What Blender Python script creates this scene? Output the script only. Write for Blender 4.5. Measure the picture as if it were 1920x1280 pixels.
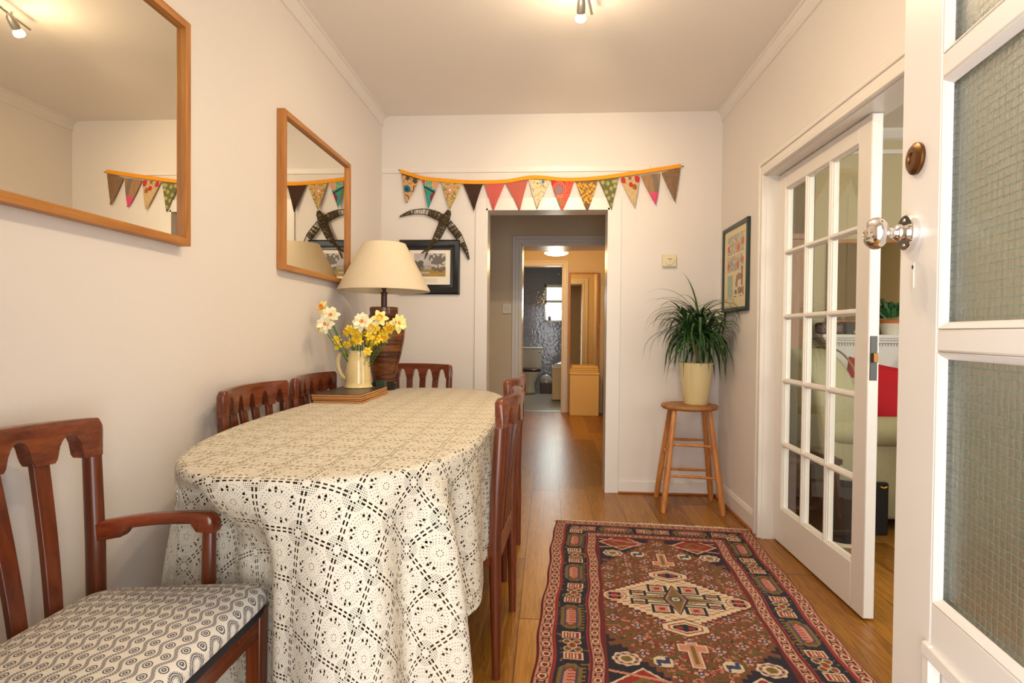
import bpy, bmesh, math, random
import numpy as np
from mathutils import Vector, Matrix
random.seed(7); rng=np.random.RandomState(11)
PI=math.pi
for o in list(bpy.data.objects): bpy.data.objects.remove(o)
C=bpy.context.scene.collection
scene=bpy.context.scene

# ---------------------------------------------------------------- camera
F=1045.0; TH=math.atan(68/F); PH=math.radians(0.91); RO=0.0094; H=1.10
d=Vector((-math.sin(TH)*math.cos(PH), math.cos(TH)*math.cos(PH), -math.sin(PH)))
r0=d.cross(Vector((0,0,1))).normalized(); u0=r0.cross(d)
rr=math.cos(RO)*r0+math.sin(RO)*u0; uu=-math.sin(RO)*r0+math.cos(RO)*u0
cam=bpy.data.cameras.new('camera'); cam.sensor_width=36; cam.lens=F*36/1920; cam.clip_start=0.02
co=bpy.data.objects.new('camera',cam); C.objects.link(co)
M=Matrix((rr,uu,-d)).transposed().to_4x4(); M.translation=Vector((0,0,H)); co.matrix_world=M
scene.camera=co
# ---------------------------------------------------------------- world, lights, exposure
w=bpy.data.worlds.new('sky'); scene.world=w; w.use_nodes=True
w.node_tree.nodes['Background'].inputs[0].default_value=(0.82,0.90,1.0,1)
w.node_tree.nodes['Background'].inputs[1].default_value=2.2
scene.view_settings.view_transform='Standard'; scene.view_settings.look='None'
scene.view_settings.gamma=1.0; scene.view_settings.exposure=-0.03
scene.view_settings.use_curve_mapping=False
def light(name,kind,loc,power,color,size=0.1,rot=(0,0,0),sy=None,spot=None,blend=0.6):
    l=bpy.data.lights.new(name,kind); l.energy=power; l.color=color
    if kind=='AREA':
        l.size=size
        if sy: l.shape='RECTANGLE'; l.size_y=sy
    else: l.shadow_soft_size=size
    if spot: l.spot_size=spot; l.spot_blend=blend
    o=bpy.data.objects.new(name,l); o.location=loc; o.rotation_euler=rot; C.objects.link(o); return o
def aim(loc,tgt):
    return (Vector(tgt)-Vector(loc)).to_track_quat('-Z','Y').to_euler()
DAY=(1.0,0.97,0.94); WARM=(1.0,0.77,0.50)
light('daylight_through_entrance','AREA',(-0.05,-0.9,1.0),68,DAY,2.4,aim((-0.05,-0.9,1.0),(-0.05,3,1.75)),2.0)
light('daylight_living_room','AREA',(2.7,0.6,1.5),60,(0.97,1.0,0.95),2.2,aim((2.7,0.6,1.5),(2.3,4,1.2)),1.6)
light('daylight_bathroom','AREA',(0.1,10.44,1.65),18,(0.86,0.93,1.0),0.3,aim((0.1,10.44,1.65),(-0.1,9,0.6)),0.6)
light('hall_lamp_light','POINT',(0.083,6.6,1.96),22,(1.0,0.60,0.22),0.10)

# ---------------------------------------------------------------- node helper
class X:
    nt=None
    def __init__(s,v): s.v=v
    @staticmethod
    def m(op,*a):
        n=X.nt.nodes.new('ShaderNodeMath'); n.operation=op
        for i,q in enumerate(a):
            if isinstance(q,X): q=q.v
            if isinstance(q,(int,float)): n.inputs[i].default_value=q
            else: X.nt.links.new(q,n.inputs[i])
        return X(n.outputs[0])
    def __add__(s,o): return X.m('ADD',s,o)
    __radd__=__add__
    def __sub__(s,o): return X.m('SUBTRACT',s,o)
    def __rsub__(s,o): return X.m('SUBTRACT',o,s)
    def __mul__(s,o): return X.m('MULTIPLY',s,o)
    __rmul__=__mul__
    def __truediv__(s,o): return X.m('DIVIDE',s,o)
    def __lt__(s,o): return X.m('LESS_THAN',s,o)
    def __gt__(s,o): return X.m('GREATER_THAN',s,o)
def fr(a): return X.m('FRACT',a)
def fl(a): return X.m('FLOOR',a)
def ab(a): return X.m('ABSOLUTE',a)
def sn(a): return X.m('SINE',a)
def mx(a,b): return X.m('MAXIMUM',a,b)
def mn(a,b): return X.m('MINIMUM',a,b)
def sq(a): return X.m('SQRT',a)
def at2(a,b): return X.m('ARCTAN2',a,b)
def new_mat(name):
    m=bpy.data.materials.new(name); m.use_nodes=True; nt=m.node_tree; X.nt=nt
    return m,nt,nt.nodes['Principled BSDF']
def coords(nt,kind='Object'):
    n=nt.nodes.new('ShaderNodeTexCoord'); s=nt.nodes.new('ShaderNodeSeparateXYZ'); nt.links.new(n.outputs[kind],s.inputs[0])
    return n.outputs[kind],X(s.outputs[0]),X(s.outputs[1]),X(s.outputs[2])
def comb(nt,x,y,z):
    n=nt.nodes.new('ShaderNodeCombineXYZ')
    for i,q in enumerate((x,y,z)):
        if isinstance(q,X): nt.links.new(q.v,n.inputs[i])
        else: n.inputs[i].default_value=q
    return n.outputs[0]
def noise(nt,vec,scale,detail=3,rough=0.5,dist=0):
    n=nt.nodes.new('ShaderNodeTexNoise'); n.inputs['Scale'].default_value=scale; n.inputs['Detail'].default_value=detail
    n.inputs['Roughness'].default_value=rough; n.inputs['Distortion'].default_value=dist
    if vec is not None: nt.links.new(vec,n.inputs['Vector'])
    return X(n.outputs[0])
def ramp(nt,f,stops):
    n=nt.nodes.new('ShaderNodeValToRGB'); e=n.color_ramp.elements
    while len(e)<len(stops): e.new(0.5)
    for i,(p,c) in enumerate(stops): e[i].position=p; e[i].color=(*c,1)
    nt.links.new(f.v if isinstance(f,X) else f,n.inputs[0]); return n.outputs[0]
def mix(nt,f,a,b,mode='MIX'):
    n=nt.nodes.new('ShaderNodeMix'); n.data_type='RGBA'; n.blend_type=mode
    for i,q in ((0,f),(6,a),(7,b)):
        if isinstance(q,X): q=q.v
        if isinstance(q,(int,float)): n.inputs[i].default_value=q
        elif isinstance(q,tuple): n.inputs[i].default_value=(*q,1)
        else: nt.links.new(q,n.inputs[i])
    return n.outputs[2]
def bump(nt,b,h,strength=0.3,dist=0.002):
    n=nt.nodes.new('ShaderNodeBump'); n.inputs['Strength'].default_value=strength; n.inputs['Distance'].default_value=dist
    nt.links.new(h.v if isinstance(h,X) else h,n.inputs['Height']); nt.links.new(n.outputs[0],b.inputs['Normal'])
def S(r,g,b):   # sRGB 0-255 to linear
    f=lambda c:(c/255/12.92) if c<=10 else ((c/255+0.055)/1.055)**2.4
    return (f(r),f(g),f(b))
def plain(name,col,rough=0.5,metal=0,spec=None,var=0.06,vs=8,bmp=0,bs=60,emit=None,es=1,coat=0):
    m,nt,b=new_mat(name); v,x,y,z=coords(nt)
    n=noise(nt,v,vs,3)
    c=mix(nt,n,tuple(q*(1-var) for q in col),tuple(min(1,q*(1+var)) for q in col))
    nt.links.new(c,b.inputs['Base Color']); b.inputs['Roughness'].default_value=rough; b.inputs['Metallic'].default_value=metal
    b.inputs['Coat Weight'].default_value=coat
    if spec is not None: b.inputs['Specular IOR Level'].default_value=spec
    if bmp: bump(nt,b,noise(nt,v,bs,4),bmp)
    if emit: b.inputs['Emission Color'].default_value=(*emit,1); b.inputs['Emission Strength'].default_value=es
    return m
def wood(name,dark,mid,light_,axis='z',rough=0.35,scale=1.0,coat=0.0,stretch=14):
    m,nt,b=new_mat(name); v,x,y,z=coords(nt)
    q={'x':(1,stretch,stretch),'y':(stretch,1,stretch),'z':(stretch,stretch,1)}[axis]
    vv=comb(nt,x*q[0],y*q[1],z*q[2])
    n1=noise(nt,vv,2.2*scale,5,0.6,0.6); n2=noise(nt,vv,9*scale,3,0.6)
    f=n1*0.75+n2*0.25
    c=ramp(nt,f,[(0.28,dark),(0.5,mid),(0.72,light_)])
    nt.links.new(c,b.inputs['Base Color']); b.inputs['Roughness'].default_value=rough; b.inputs['Coat Weight'].default_value=coat; b.inputs['Coat Roughness'].default_value=0.2
    bump(nt,b,n2,0.12,0.001); return m

MAT={}
MAT['wall']=plain('painted_woodchip_wall',S(230,223,216),0.75,var=0.015,vs=2,bmp=0.25,bs=140)
MAT['ceil']=plain('matt_ceiling_paint',S(240,233,224),0.85,var=0.02,vs=1.5)
MAT['gloss']=plain('white_gloss_paint',S(232,226,218),0.32,var=0.02,vs=10,bmp=0.06,bs=60)
MAT['wallhall']=plain('hall_wall_paint',S(222,205,176),0.7,var=0.02,vs=2,bmp=0.2,bs=140)
MAT['wallliving']=plain('living_wall_paint',S(200,186,148),0.75,var=0.02,vs=2)
MAT['teak']=wood('teak_chair_wood',S(62,25,12),S(100,44,20),S(134,66,30),'z',0.28,1.0,0.35)
MAT['teakx']=wood('teak_crest_wood',S(66,27,12),S(108,48,22),S(142,72,34),'x',0.25,1.0,0.4)
MAT['teaky']=wood('teak_arm_wood',S(80,30,14),S(122,52,24),S(154,74,36),'y',0.25,1.0,0.4)
MAT['oakframe']=wood('oak_mirror_frame',S(148,90,38),S(180,118,54),S(200,142,74),'z',0.4)
MAT['oakframe_y']=wood('oak_mirror_rail',S(148,90,38),S(180,118,54),S(200,142,74),'y',0.4)
MAT['pine']=wood('pine_stool_wood',S(150,84,36),S(192,124,62),S(214,150,84),'z',0.45)
MAT['pinetop']=wood('worn_stool_seat',S(120,74,38),S(164,110,62),S(190,138,84),'x',0.5)
MAT['black']=plain('black_painted_wood',S(26,26,26),0.3,var=0.3)
MAT['cream']=plain('cream_glaze',S(238,214,152),0.15,var=0.02,coat=0.5)
MAT['creampot']=plain('cream_pot',S(236,220,164),0.3,var=0.03)
MAT['chrome']=plain('polished_chrome',(0.86,0.84,0.82),0.08,1,var=0.02)
MAT['satin']=plain('satin_nickel',(0.6,0.58,0.55),0.3,1,var=0.05)
MAT['brass']=plain('aged_brass',S(120,84,50),0.35,1,var=0.2,vs=40)
MAT['iron']=plain('wrought_iron',S(84,84,82),0.5,0.4,var=0.2)
MAT['dark']=plain('dark_plastic',S(30,30,34),0.4,var=0.2)
MAT['fabric']=plain('green_beige_upholstery',S(188,182,146),0.9,var=0.1,vs=90,bmp=0.4,bs=220)
MAT['piping']=plain('dark_piping',S(146,126,78),0.8)
MAT['red']=plain('red_cushion_fabric',S(190,18,30),0.85)
MAT['sage']=plain('sage_cushion_fabric',S(178,186,164),0.85)
MAT['porcelain']=plain('white_porcelain',S(224,216,196),0.15)
MAT['darkwood']=wood('dark_wood',S(46,22,14),S(72,38,24),S(96,54,34),'x',0.35)
MAT['leaf']=plain('dark_green_leaf',S(42,80,34),0.4,var=0.35,vs=12)
MAT['leaf2']=plain('broad_green_leaf',S(44,92,40),0.45,var=0.3,vs=14)
MAT['stem']=plain('daffodil_stem',S(74,116,56),0.5,var=0.2)
MAT['trunk']=plain('plant_trunk',S(140,112,78),0.8,var=0.25,vs=50,bmp=0.4)
MAT['soil']=plain('potting_soil',S(62,44,30),0.9,var=0.3,vs=60)
MAT['petal']=plain('pale_petal',S(252,240,160),0.55,var=0.06,vs=60)
MAT['petalw']=plain('white_petal',S(252,246,210),0.55,var=0.05,vs=60)
MAT['petaly']=plain('yellow_petal',S(250,218,48),0.55,var=0.08,vs=60)
MAT['corona']=plain('orange_corona',S(250,150,30),0.55,var=0.12,vs=80)
MAT['coronay']=plain('yellow_corona',S(250,196,24),0.55,var=0.1,vs=80)
MAT['ribbon']=plain('orange_ribbon',S(240,158,20),0.75,var=0.06,vs=30)
MAT['twig']=plain('willow_twig',S(78,62,32),0.7,var=0.5,vs=60)
MAT['shade']=plain('cream_linen_shade',S(224,207,176),0.85,var=0.03,vs=40,bmp=0.15,bs=300)
MAT['cardboard']=plain('cream_canvas',S(238,206,140),0.85,var=0.04,vs=30)
MAT['towel']=plain('folded_towel',S(232,198,128),0.95,var=0.08,vs=60,bmp=0.5,bs=200)
MAT['cork']=wood('cork_edge',S(176,112,56),S(206,146,84),S(222,168,104),'x',0.7)
MAT['matblack']=plain('placemat_top',S(62,48,44),0.35,var=0.08,vs=30)
MAT['greenbox']=plain('dark_green_tin',S(52,74,58),0.4)
MAT['beigeplastic']=plain('beige_plastic',S(226,214,178),0.4)
MAT['whiteplastic']=plain('white_plastic',S(228,218,200),0.35)
MAT['candle']=plain('white_candle',S(240,232,214),0.5)
MAT['fringe']=plain('cotton_fringe',S(236,224,196),0.9,var=0.06)
MAT['pad']=plain('table_felt',S(200,184,156),0.95,var=0.04)
MAT['bulb']=plain('lit_bulb',(1,0.9,0.7),0.3,emit=(1.0,0.80,0.50),es=6)
MAT['diffuser']=plain('lit_diffuser',(1,0.95,0.9),0.4,emit=(1.0,0.88,0.66),es=8)
MAT['tin']=plain('dull_metal',S(150,146,138),0.35,0.7)
MAT['terracotta']=plain('terracotta',S(196,104,52),0.7)
MAT['bathfloor']=plain('bath_floor_vinyl',S(150,142,128),0.3,var=0.1,vs=5)
MAT['cabbrown']=wood('cabinet_wood',S(150,104,72),S(176,130,96),S(190,146,112),'z',0.5)
MAT['gasket']=plain('seat_underside',S(28,26,26),0.8)
MAT['cream_wood']=wood('pale_cabinet_wood',S(206,178,132),S(222,198,152),S(232,210,168),'z',0.5)

def m_mirror():
    m,nt,b=new_mat('mirror_silvering'); v,x,y,z=coords(nt)
    b.inputs['Metallic'].default_value=1; b.inputs['Roughness'].default_value=0.0
    c=mix(nt,noise(nt,v,3),(0.80,0.76,0.66),(0.84,0.80,0.70)); nt.links.new(c,b.inputs['Base Color']); return m
MAT['mirror']=m_mirror()
def m_pane():
    m,nt,b=new_mat('clear_window_pane'); nt.nodes.remove(b)
    out=nt.nodes['Material Output']; g=nt.nodes.new('ShaderNodeBsdfGlossy'); g.inputs['Roughness'].default_value=0.01; t=nt.nodes.new('ShaderNodeBsdfTransparent')
    t.inputs[0].default_value=(0.95,0.96,0.93,1); f=nt.nodes.new('ShaderNodeFresnel'); f.inputs[0].default_value=1.5
    mi=nt.nodes.new('ShaderNodeMixShader'); ge=nt.nodes.new('ShaderNodeNewGeometry'); fx=X(f.outputs[0])*(1-X(ge.outputs['Backfacing'])); nt.links.new(fx.v,mi.inputs[0]); nt.links.new(t.outputs[0],mi.inputs[1]); nt.links.new(g.outputs[0],mi.inputs[2]); nt.links.new(mi.outputs[0],out.inputs[0]); return m
MAT['pane']=m_pane()
def m_frost():
    m,nt,b=new_mat('frosted_pane'); nt.nodes.remove(b)
    out=nt.nodes['Material Output']; g=nt.nodes.new('ShaderNodeBsdfTranslucent'); t=nt.nodes.new('ShaderNodeBsdfTransparent'); v,x,y,z=coords(nt)
    c=mix(nt,noise(nt,v,4),(0.95,0.95,0.62),(1,1,0.9)); nt.links.new(c,t.inputs[0]); nt.links.new(c,g.inputs[0])
    mi=nt.nodes.new('ShaderNodeMixShader'); mi.inputs[0].default_value=0.25; nt.links.new(t.outputs[0],mi.inputs[1]); nt.links.new(g.outputs[0],mi.inputs[2]); nt.links.new(mi.outputs[0],out.inputs[0]); return m
MAT['frost']=m_frost()
def m_wired():
    m,nt,b=new_mat('wired_cast_glass'); v,x,y,z=coords(nt)
    p=0.0127
    n=noise(nt,v,60,2)*0.0012
    gx=ab(fr((x+n)/p)-0.5); gz=ab(fr((z+n)/p)-0.5)
    line=mx(gx>0.458,gz>0.458)
    c=mix(nt,line,(0.97,1.0,0.95),(0.22,0.30,0.26)); nt.links.new(c,b.inputs['Base Color'])
    b.inputs['Transmission Weight'].default_value=1; b.inputs['IOR'].default_value=1.45; b.inputs['Roughness'].default_value=0.28
    t=(1-line); nt.links.new(t.v,b.inputs['Transmission Weight'])
    bump(nt,b,noise(nt,v,150,2,0.5),0.35,0.002); return m
MAT['wired']=m_wired()

def m_floor():
    m,nt,b=new_mat('oak_floorboards'); v,x,y,z=coords(nt)
    xs=(x+0.101)/0.19; bi=fl(xs); f=fr(xs)
    r1=fr(sn(bi*12.9898+3.1)*43758.5)
    ys=(y+r1*1.9+0.4)/1.75; pj=fl(ys); fy=fr(ys)
    r2=fr(sn(bi*7.13+pj*31.7)*9137.3)
    gap=mx(ab(f-0.5)>0.492, ab(fy-0.5)>0.4985)
    gv=comb(nt,x*26+r2*40,y*1.6+r2*17,r2*9)
    g1=noise(nt,gv,1.0,5,0.55,1.2)
    ring=sn(g1*46)*0.5+0.5
    fine=noise(nt,comb(nt,x*220,y*7,r2*5),1.0,3,0.6)
    tone=g1*0.35+ring*0.18+fine*0.30+r2*0.34-0.08
    c=ramp(nt,tone,[(0.15,S(98,58,14)),(0.42,S(146,95,30)),(0.62,S(170,115,42)),(0.9,S(190,137,60))])
    c=mix(nt,gap,c,S(70,36,14)); nt.links.new(c,b.inputs['Base Color'])
    b.inputs['Roughness'].default_value=0.34; b.inputs['Specular IOR Level'].default_value=0.4
    bump(nt,b,fine*0.4-gap*1.0,0.25,0.0015); return m
MAT['floor']=m_floor()
def m_tile():
    m,nt,b=new_mat('glossy_wall_tile'); v,x,y,z=coords(nt)
    f=mx(ab(fr(x/0.15)-0.5)>0.485,ab(fr(z/0.10)-0.5)>0.48)
    c=mix(nt,f,S(150,150,156),S(170,168,166)); nt.links.new(c,b.inputs['Base Color']); b.inputs['Roughness'].default_value=0.08
    bump(nt,b,noise(nt,v,20,1)*1.0-f*0.2,0.4,0.006); return m
MAT['tile']=m_tile()
def m_seat():
    m,nt,b=new_mat('printed_seat_fabric'); v,x,y,z=coords(nt)
    # wavy ogee print: rows of ovals between undulating lines
    P=0.030; Q=0.060; A=0.20
    row=y/P+sn(x/Q*2*PI)*A; f=fr(row)-0.5
    ln=ab(f); line=mn(ln>0.435,ln<0.485); teeth=mn(mn(ln>0.36,ln<0.47),ab(fr(x/0.0036)-0.5)<0.24)
    h=Q/2; xc=(fl(x/h)+0.5)*h; fo=fr(y/P+sn(xc/Q*2*PI)*A)-0.5
    xo=x-xc; yo=fo*P
    dd=sq((xo/0.0098)*(xo/0.0098)+(yo/0.0078)*(yo/0.0078))
    ring=mn(dd<1.0,dd>0.72); dot=mn(dd<0.5,dd>0.16)
    mask=mx(mx(line,teeth),mx(ring,dot))
    c=mix(nt,mask,S(222,214,200),S(92,92,98)); nt.links.new(c,b.inputs['Base Color']); b.inputs['Roughness'].default_value=0.9
    bump(nt,b,noise(nt,v,400,2),0.2,0.0006); return m
MAT['seat']=m_seat()
def m_lace():
    m,nt,b=new_mat('cream_lace_cloth'); v,x,y,z=coords(nt,'UV')
    P=0.112
    u=fr(x/P)-0.5; w_=fr(y/P)-0.5
    au=ab(u); aw=ab(w_)
    # double rows of dashes along the cell borders
    def dash(a,t,n,d0,hw,duty):
        return mn(ab(a-d0)<hw, ab(fr(t*n+0.5)-0.5)<duty)
    h=mx(mn(dash(au,w_,7,0.462,0.0175,0.31),aw<0.42),mn(dash(aw,u,7,0.462,0.0175,0.31),au<0.42))
    r=sq(u*u+w_*w_); a=at2(w_,u)
    def ring(r0,n,sr,off=0.0):
        t=(fr(a*(n/(2*PI))+off)-0.5)*(2*PI*r0/n); q=r-r0
        return sq(t*t+q*q)<sr
    h=mx(h,mn(ring(0.335,16,0.030),sn(a*4)>-0.1)); h=mx(h,mn(ring(0.275,14,0.022,0.5),sn(a*4+1.2)>0.1))
    h=mx(h,ring(0.375,34,0.0095)); h=mx(h,ring(0.305,30,0.0085,0.5)); h=mx(h,ring(0.245,26,0.0085)); h=mx(h,ring(0.205,22,0.008,0.5))
    h=mx(h,ring(0.065,8,0.012)); h=mx(h,ring(0.125,5,0.007))
    # corner clusters
    cu=au-0.5; cw=aw-0.5; rc=sq(cu*cu+cw*cw)
    h=mx(h,mn(mn(rc<0.27,rc>0.09), mn(ab(fr(x/P*24)-0.5)<0.22,ab(fr(y/P*24)-0.5)<0.22)))
    c=mix(nt,noise(nt,v,160,2),S(208,200,180),S(222,214,195)); nt.links.new(c,b.inputs['Base Color']); b.inputs['Roughness'].default_value=0.75
    inv=1-h; nt.links.new(inv.v,b.inputs['Alpha'])
    bump(nt,b,noise(nt,v,300,2),0.25,0.001); return m
MAT['lace']=m_lace()
def m_lampbody():
    m,nt,b=new_mat('lacquered_bamboo'); v,x,y,z=coords(nt)
    ang=at2(y,x)
    n=noise(nt,comb(nt,ang*0.6,z*95,0.0),1.0,3,0.6); n2=noise(nt,comb(nt,ang*2.0,z*240,1.0),1.0,2)
    band=noise(nt,comb(nt,0.0,z*14,3.0),1.0,2)
    f=n*0.5+n2*0.2+band*0.35
    c=ramp(nt,f,[(0.38,S(38,18,10)),(0.50,S(98,50,20)),(0.60,S(150,88,38)),(0.72,S(196,132,66))])
    c=mix(nt,ab(fr(z/0.0055)-0.5)>0.36,c,S(48,22,12))
    nt.links.new(c,b.inputs['Base Color']); b.inputs['Roughness'].default_value=0.3; b.inputs['Coat Weight'].default_value=0.4
    bump(nt,b,ab(fr(z/0.005)-0.5),0.5,0.001); return m
MAT['bamboo']=m_lampbody()
def m_attr(name,rough=0.85,bm=0.2,bscale=500):
    m,nt,b=new_mat(name); n=nt.nodes.new('ShaderNodeAttribute'); n.attribute_name='Col'; v,x,y,z=coords(nt)
    k=noise(nt,v,bscale,2); c=mix(nt,0.25,n.outputs[0],mix(nt,k,(0.0,0.0,0.0),(1,1,1)),'SOFT_LIGHT'); nt.links.new(c,b.inputs['Base Color'])
    b.inputs['Roughness'].default_value=rough
    if bm: bump(nt,b,k,bm,0.001)
    return m
MAT['rug']=m_attr('woven_rug_pile',0.95,0.35,700)
MAT['flag']=m_attr('printed_cotton',0.85,0.2,600)
MAT['print']=m_attr('printed_paper',0.6,0)

# ---------------------------------------------------------------- mesh helpers
class MB:
    def __init__(s): s.v=[]; s.f=[]
    def add(s,vs,fs):
        o=len(s.v); s.v+= [tuple(p) for p in vs]; s.f+=[tuple(i+o for i in f) for f in fs]; return s
    def box(s,x0,x1,y0,y1,z0,z1):
        x0,x1=min(x0,x1),max(x0,x1); y0,y1=min(y0,y1),max(y0,y1); z0,z1=min(z0,z1),max(z0,z1)
        v=[(x0,y0,z0),(x1,y0,z0),(x1,y1,z0),(x0,y1,z0),(x0,y0,z1),(x1,y0,z1),(x1,y1,z1),(x0,y1,z1)]
        return s.add(v,[(3,2,1,0),(4,5,6,7),(0,1,5,4),(1,2,6,5),(2,3,7,6),(3,0,4,7)])
    def loft(s,rings,cap=True,closed=True):
        n=len(rings[0]); vs=[p for r in rings for p in r]; fs=[]
        for i in range(len(rings)-1):
            for j in range(n if closed else n-1):
                k=(j+1)%n; fs.append((i*n+j,i*n+k,(i+1)*n+k,(i+1)*n+j))
        if cap: fs.append(tuple(range(n-1,-1,-1))); fs.append(tuple((len(rings)-1)*n+j for j in range(n)))
        return s.add(vs,fs)
    def lathe(s,prof,c=(0,0,0),n=40,cap=True,sx=1,sy=1):
        return s.loft([[(c[0]+r*sx*math.cos(2*PI*j/n),c[1]+r*sy*math.sin(2*PI*j/n),c[2]+z) for j in range(n)] for r,z in prof],cap)
    def tube(s,pts,rad,n=8,cap=True,flat=None):
        pts=[Vector(p) for p in pts]; N=len(pts)
        if not hasattr(rad,'__len__'): rad=[rad]*N
        t=(pts[1]-pts[0]).normalized(); a=Vector((0,0,1)) if abs(t.z)<0.9 else Vector((1,0,0))
        nrm=t.cross(a).normalized(); rings=[]
        for i,p in enumerate(pts):
            t2=(pts[min(i+1,N-1)]-pts[max(i-1,0)]).normalized()
            nrm=(nrm-t2*nrm.dot(t2)).normalized(); bn=t2.cross(nrm)
            ra=rad[i]; rb=ra*(flat or 1)
            rings.append([p+nrm*ra*math.cos(2*PI*j/n)+bn*rb*math.sin(2*PI*j/n) for j in range(n)])
        return s.loft(rings,cap)
    def bar(s,a,b,w,h,up=(0,0,1),w2=None,h2=None):
        a=Vector(a); b=Vector(b); t=(b-a).normalized(); sd=t.cross(Vector(up)).normalized(); u=sd.cross(t)
        w2=w2 or w; h2=h2 or h
        q=lambda p,w,h:[p-sd*w/2-u*h/2,p+sd*w/2-u*h/2,p+sd*w/2+u*h/2,p-sd*w/2+u*h/2]
        return s.loft([q(a,w,h),q(b,w2,h2)])
    def prism(s,poly,fn,t0,t1):
        n=len(poly); A=[fn(p,t0) for p in poly]; B=[fn(p,t1) for p in poly]
        return s.add(A+B,[tuple(range(n-1,-1,-1)),tuple(range(n,2*n))]+[(i,(i+1)%n,(i+1)%n+n,i+n) for i in range(n)])
    def sphere(s,c,r,n=16,m=10,sc=(1,1,1)):
        rings=[[(c[0]+r*sc[0]*math.sin(PI*i/m)*math.cos(2*PI*j/n),c[1]+r*sc[1]*math.sin(PI*i/m)*math.sin(2*PI*j/n),c[2]-r*sc[2]*math.cos(PI*i/m)) for j in range(n)] for i in range(m+1)]
        rings[0]=[(c[0]+1e-5*math.cos(2*PI*j/n),c[1]+1e-5*math.sin(2*PI*j/n),c[2]-r*sc[2]) for j in range(n)]
        rings[-1]=[(c[0]+1e-5*math.cos(2*PI*j/n),c[1]+1e-5*math.sin(2*PI*j/n),c[2]+r*sc[2]) for j in range(n)]
        return s.loft(rings)
    def xf(s,fn): s.v=[tuple(fn(Vector(p))) for p in s.v]; return s
    def build(s,name,mat,parent=None,smooth=False,bevel=0,seg=2,loc=None,angle=40,fixn=True):
        me=bpy.data.meshes.new(name); me.from_pydata(s.v,[],s.f); me.update()
        if fixn:
            b=bmesh.new(); b.from_mesh(me); bmesh.ops.recalc_face_normals(b,faces=b.faces); b.to_mesh(me); b.free()
        if smooth or bevel:
            me.polygons.foreach_set('use_smooth',[True]*len(me.polygons)); me.set_sharp_from_angle(angle=math.radians(angle))
        me.materials.append(MAT[mat] if isinstance(mat,str) else mat)
        o=bpy.data.objects.new(name,me); C.objects.link(o)
        if bevel:
            md=o.modifiers.new('bevel','BEVEL'); md.width=bevel; md.segments=seg; md.limit_method='ANGLE'; md.angle_limit=math.radians(40)
        if parent is not None: o.parent=parent
        if loc: o.location=loc
        return o
def tag(o,label=None,cat=None,group=None,kind=None):
    if label: o['label']=label
    if cat: o['category']=cat
    if group: o['group']=group
    if kind: o['kind']=kind
    return o
def thing(name,label,cat,loc=(0,0,0),rz=0,group=None):
    o=bpy.data.objects.new(name,None); o.empty_display_size=0.05; C.objects.link(o); o.location=loc; o.rotation_euler=(0,0,rz)
    return tag(o,label,cat,group)
def struct(name,mb,mat,bevel=0,smooth=False,label=None):
    o=mb.build(name,mat,None,smooth,bevel); o['kind']='structure'
    if label: o['label']=label
    return o
def semp(name,loc=(0,0,0),rz=0,label=None):
    o=bpy.data.objects.new(name,None); C.objects.link(o); o.location=loc; o.rotation_euler=(0,0,rz); o['kind']='structure'
    if label: o['label']=label
    return o
def copy_tree(o,parent=None):
    c=o.copy(); C.objects.link(c); c.parent=parent
    for ch in o.children: copy_tree(ch,c)
    return c
def grid(nu,nv,fn):      # quad grid
    m=MB(); m.v=[tuple(fn(i/nu,j/nv)) for j in range(nv+1) for i in range(nu+1)]
    m.f=[(j*(nu+1)+i,j*(nu+1)+i+1,(j+1)*(nu+1)+i+1,(j+1)*(nu+1)+i) for j in range(nv) for i in range(nu)]
    return m
def paint(o,cols):
    a=o.data.color_attributes.new('Col','FLOAT_COLOR','POINT'); c=np.ones((len(o.data.vertices),4)); c[:len(cols),:3]=cols
    a.data.foreach_set('color',c.ravel())
def lin(c): c=np.asarray(c,float)/255; return np.where(c<=0.04,c/12.92,((c+0.055)/1.055)**2.4)
def vnoise(x,y,s=1,seed=0):
    x=np.asarray(x,float)*s+seed*17.3; y=np.asarray(y,float)*s+seed*9.1
    xi=np.floor(x); yi=np.floor(y); fx=x-xi; fy=y-yi; fx=fx*fx*(3-2*fx); fy=fy*fy*(3-2*fy)
    h=lambda a,b: np.modf(np.abs(np.sin(a*127.1+b*311.7)*43758.5453))[0]
    return (h(xi,yi)*(1-fx)+h(xi+1,yi)*fx)*(1-fy)+(h(xi,yi+1)*(1-fx)+h(xi+1,yi+1)*fx)*fy

# ---------------------------------------------------------------- room shell
XL=-1.183; XR=1.163; YB=3.879; ZC=2.613
struct('floor',MB().box(XL-1.6,5.2,0.05,10.9,-0.06,0),'floor')
struct('ceiling',MB().box(XL-1.6,5.2,0.05,10.9,ZC,ZC+0.08),'ceil')
struct('wall_left',MB().box(XL-0.12,XL,0.05,YB+0.15,0,ZC),'wall')
wb=MB().box(XL,-0.44,YB,YB+0.15,0,ZC).box(0.411,XR+0.1,YB,YB+0.15,0,ZC).box(-0.44,0.411,YB,YB+0.15,1.96,ZC)
struct('wall_back',wb,'wall')
# right wall with the double door opening y 1.36..3.08
wr=MB().box(XR,XR+0.12,3.08,YB,0,ZC).box(XR,XR+0.12,0.05,1.36,0,ZC).box(XR,XR+0.12,1.36,3.08,1.975,ZC)
struct('wall_right',wr,'wall')
wf=MB().box(XL,-0.40,0.05,0.25,0,ZC).box(0.56,XR,0.05,0.25,0,ZC).box(-0.40,0.56,0.05,0.25,2.1,ZC)
struct('wall_front',wf,'wall')
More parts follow.
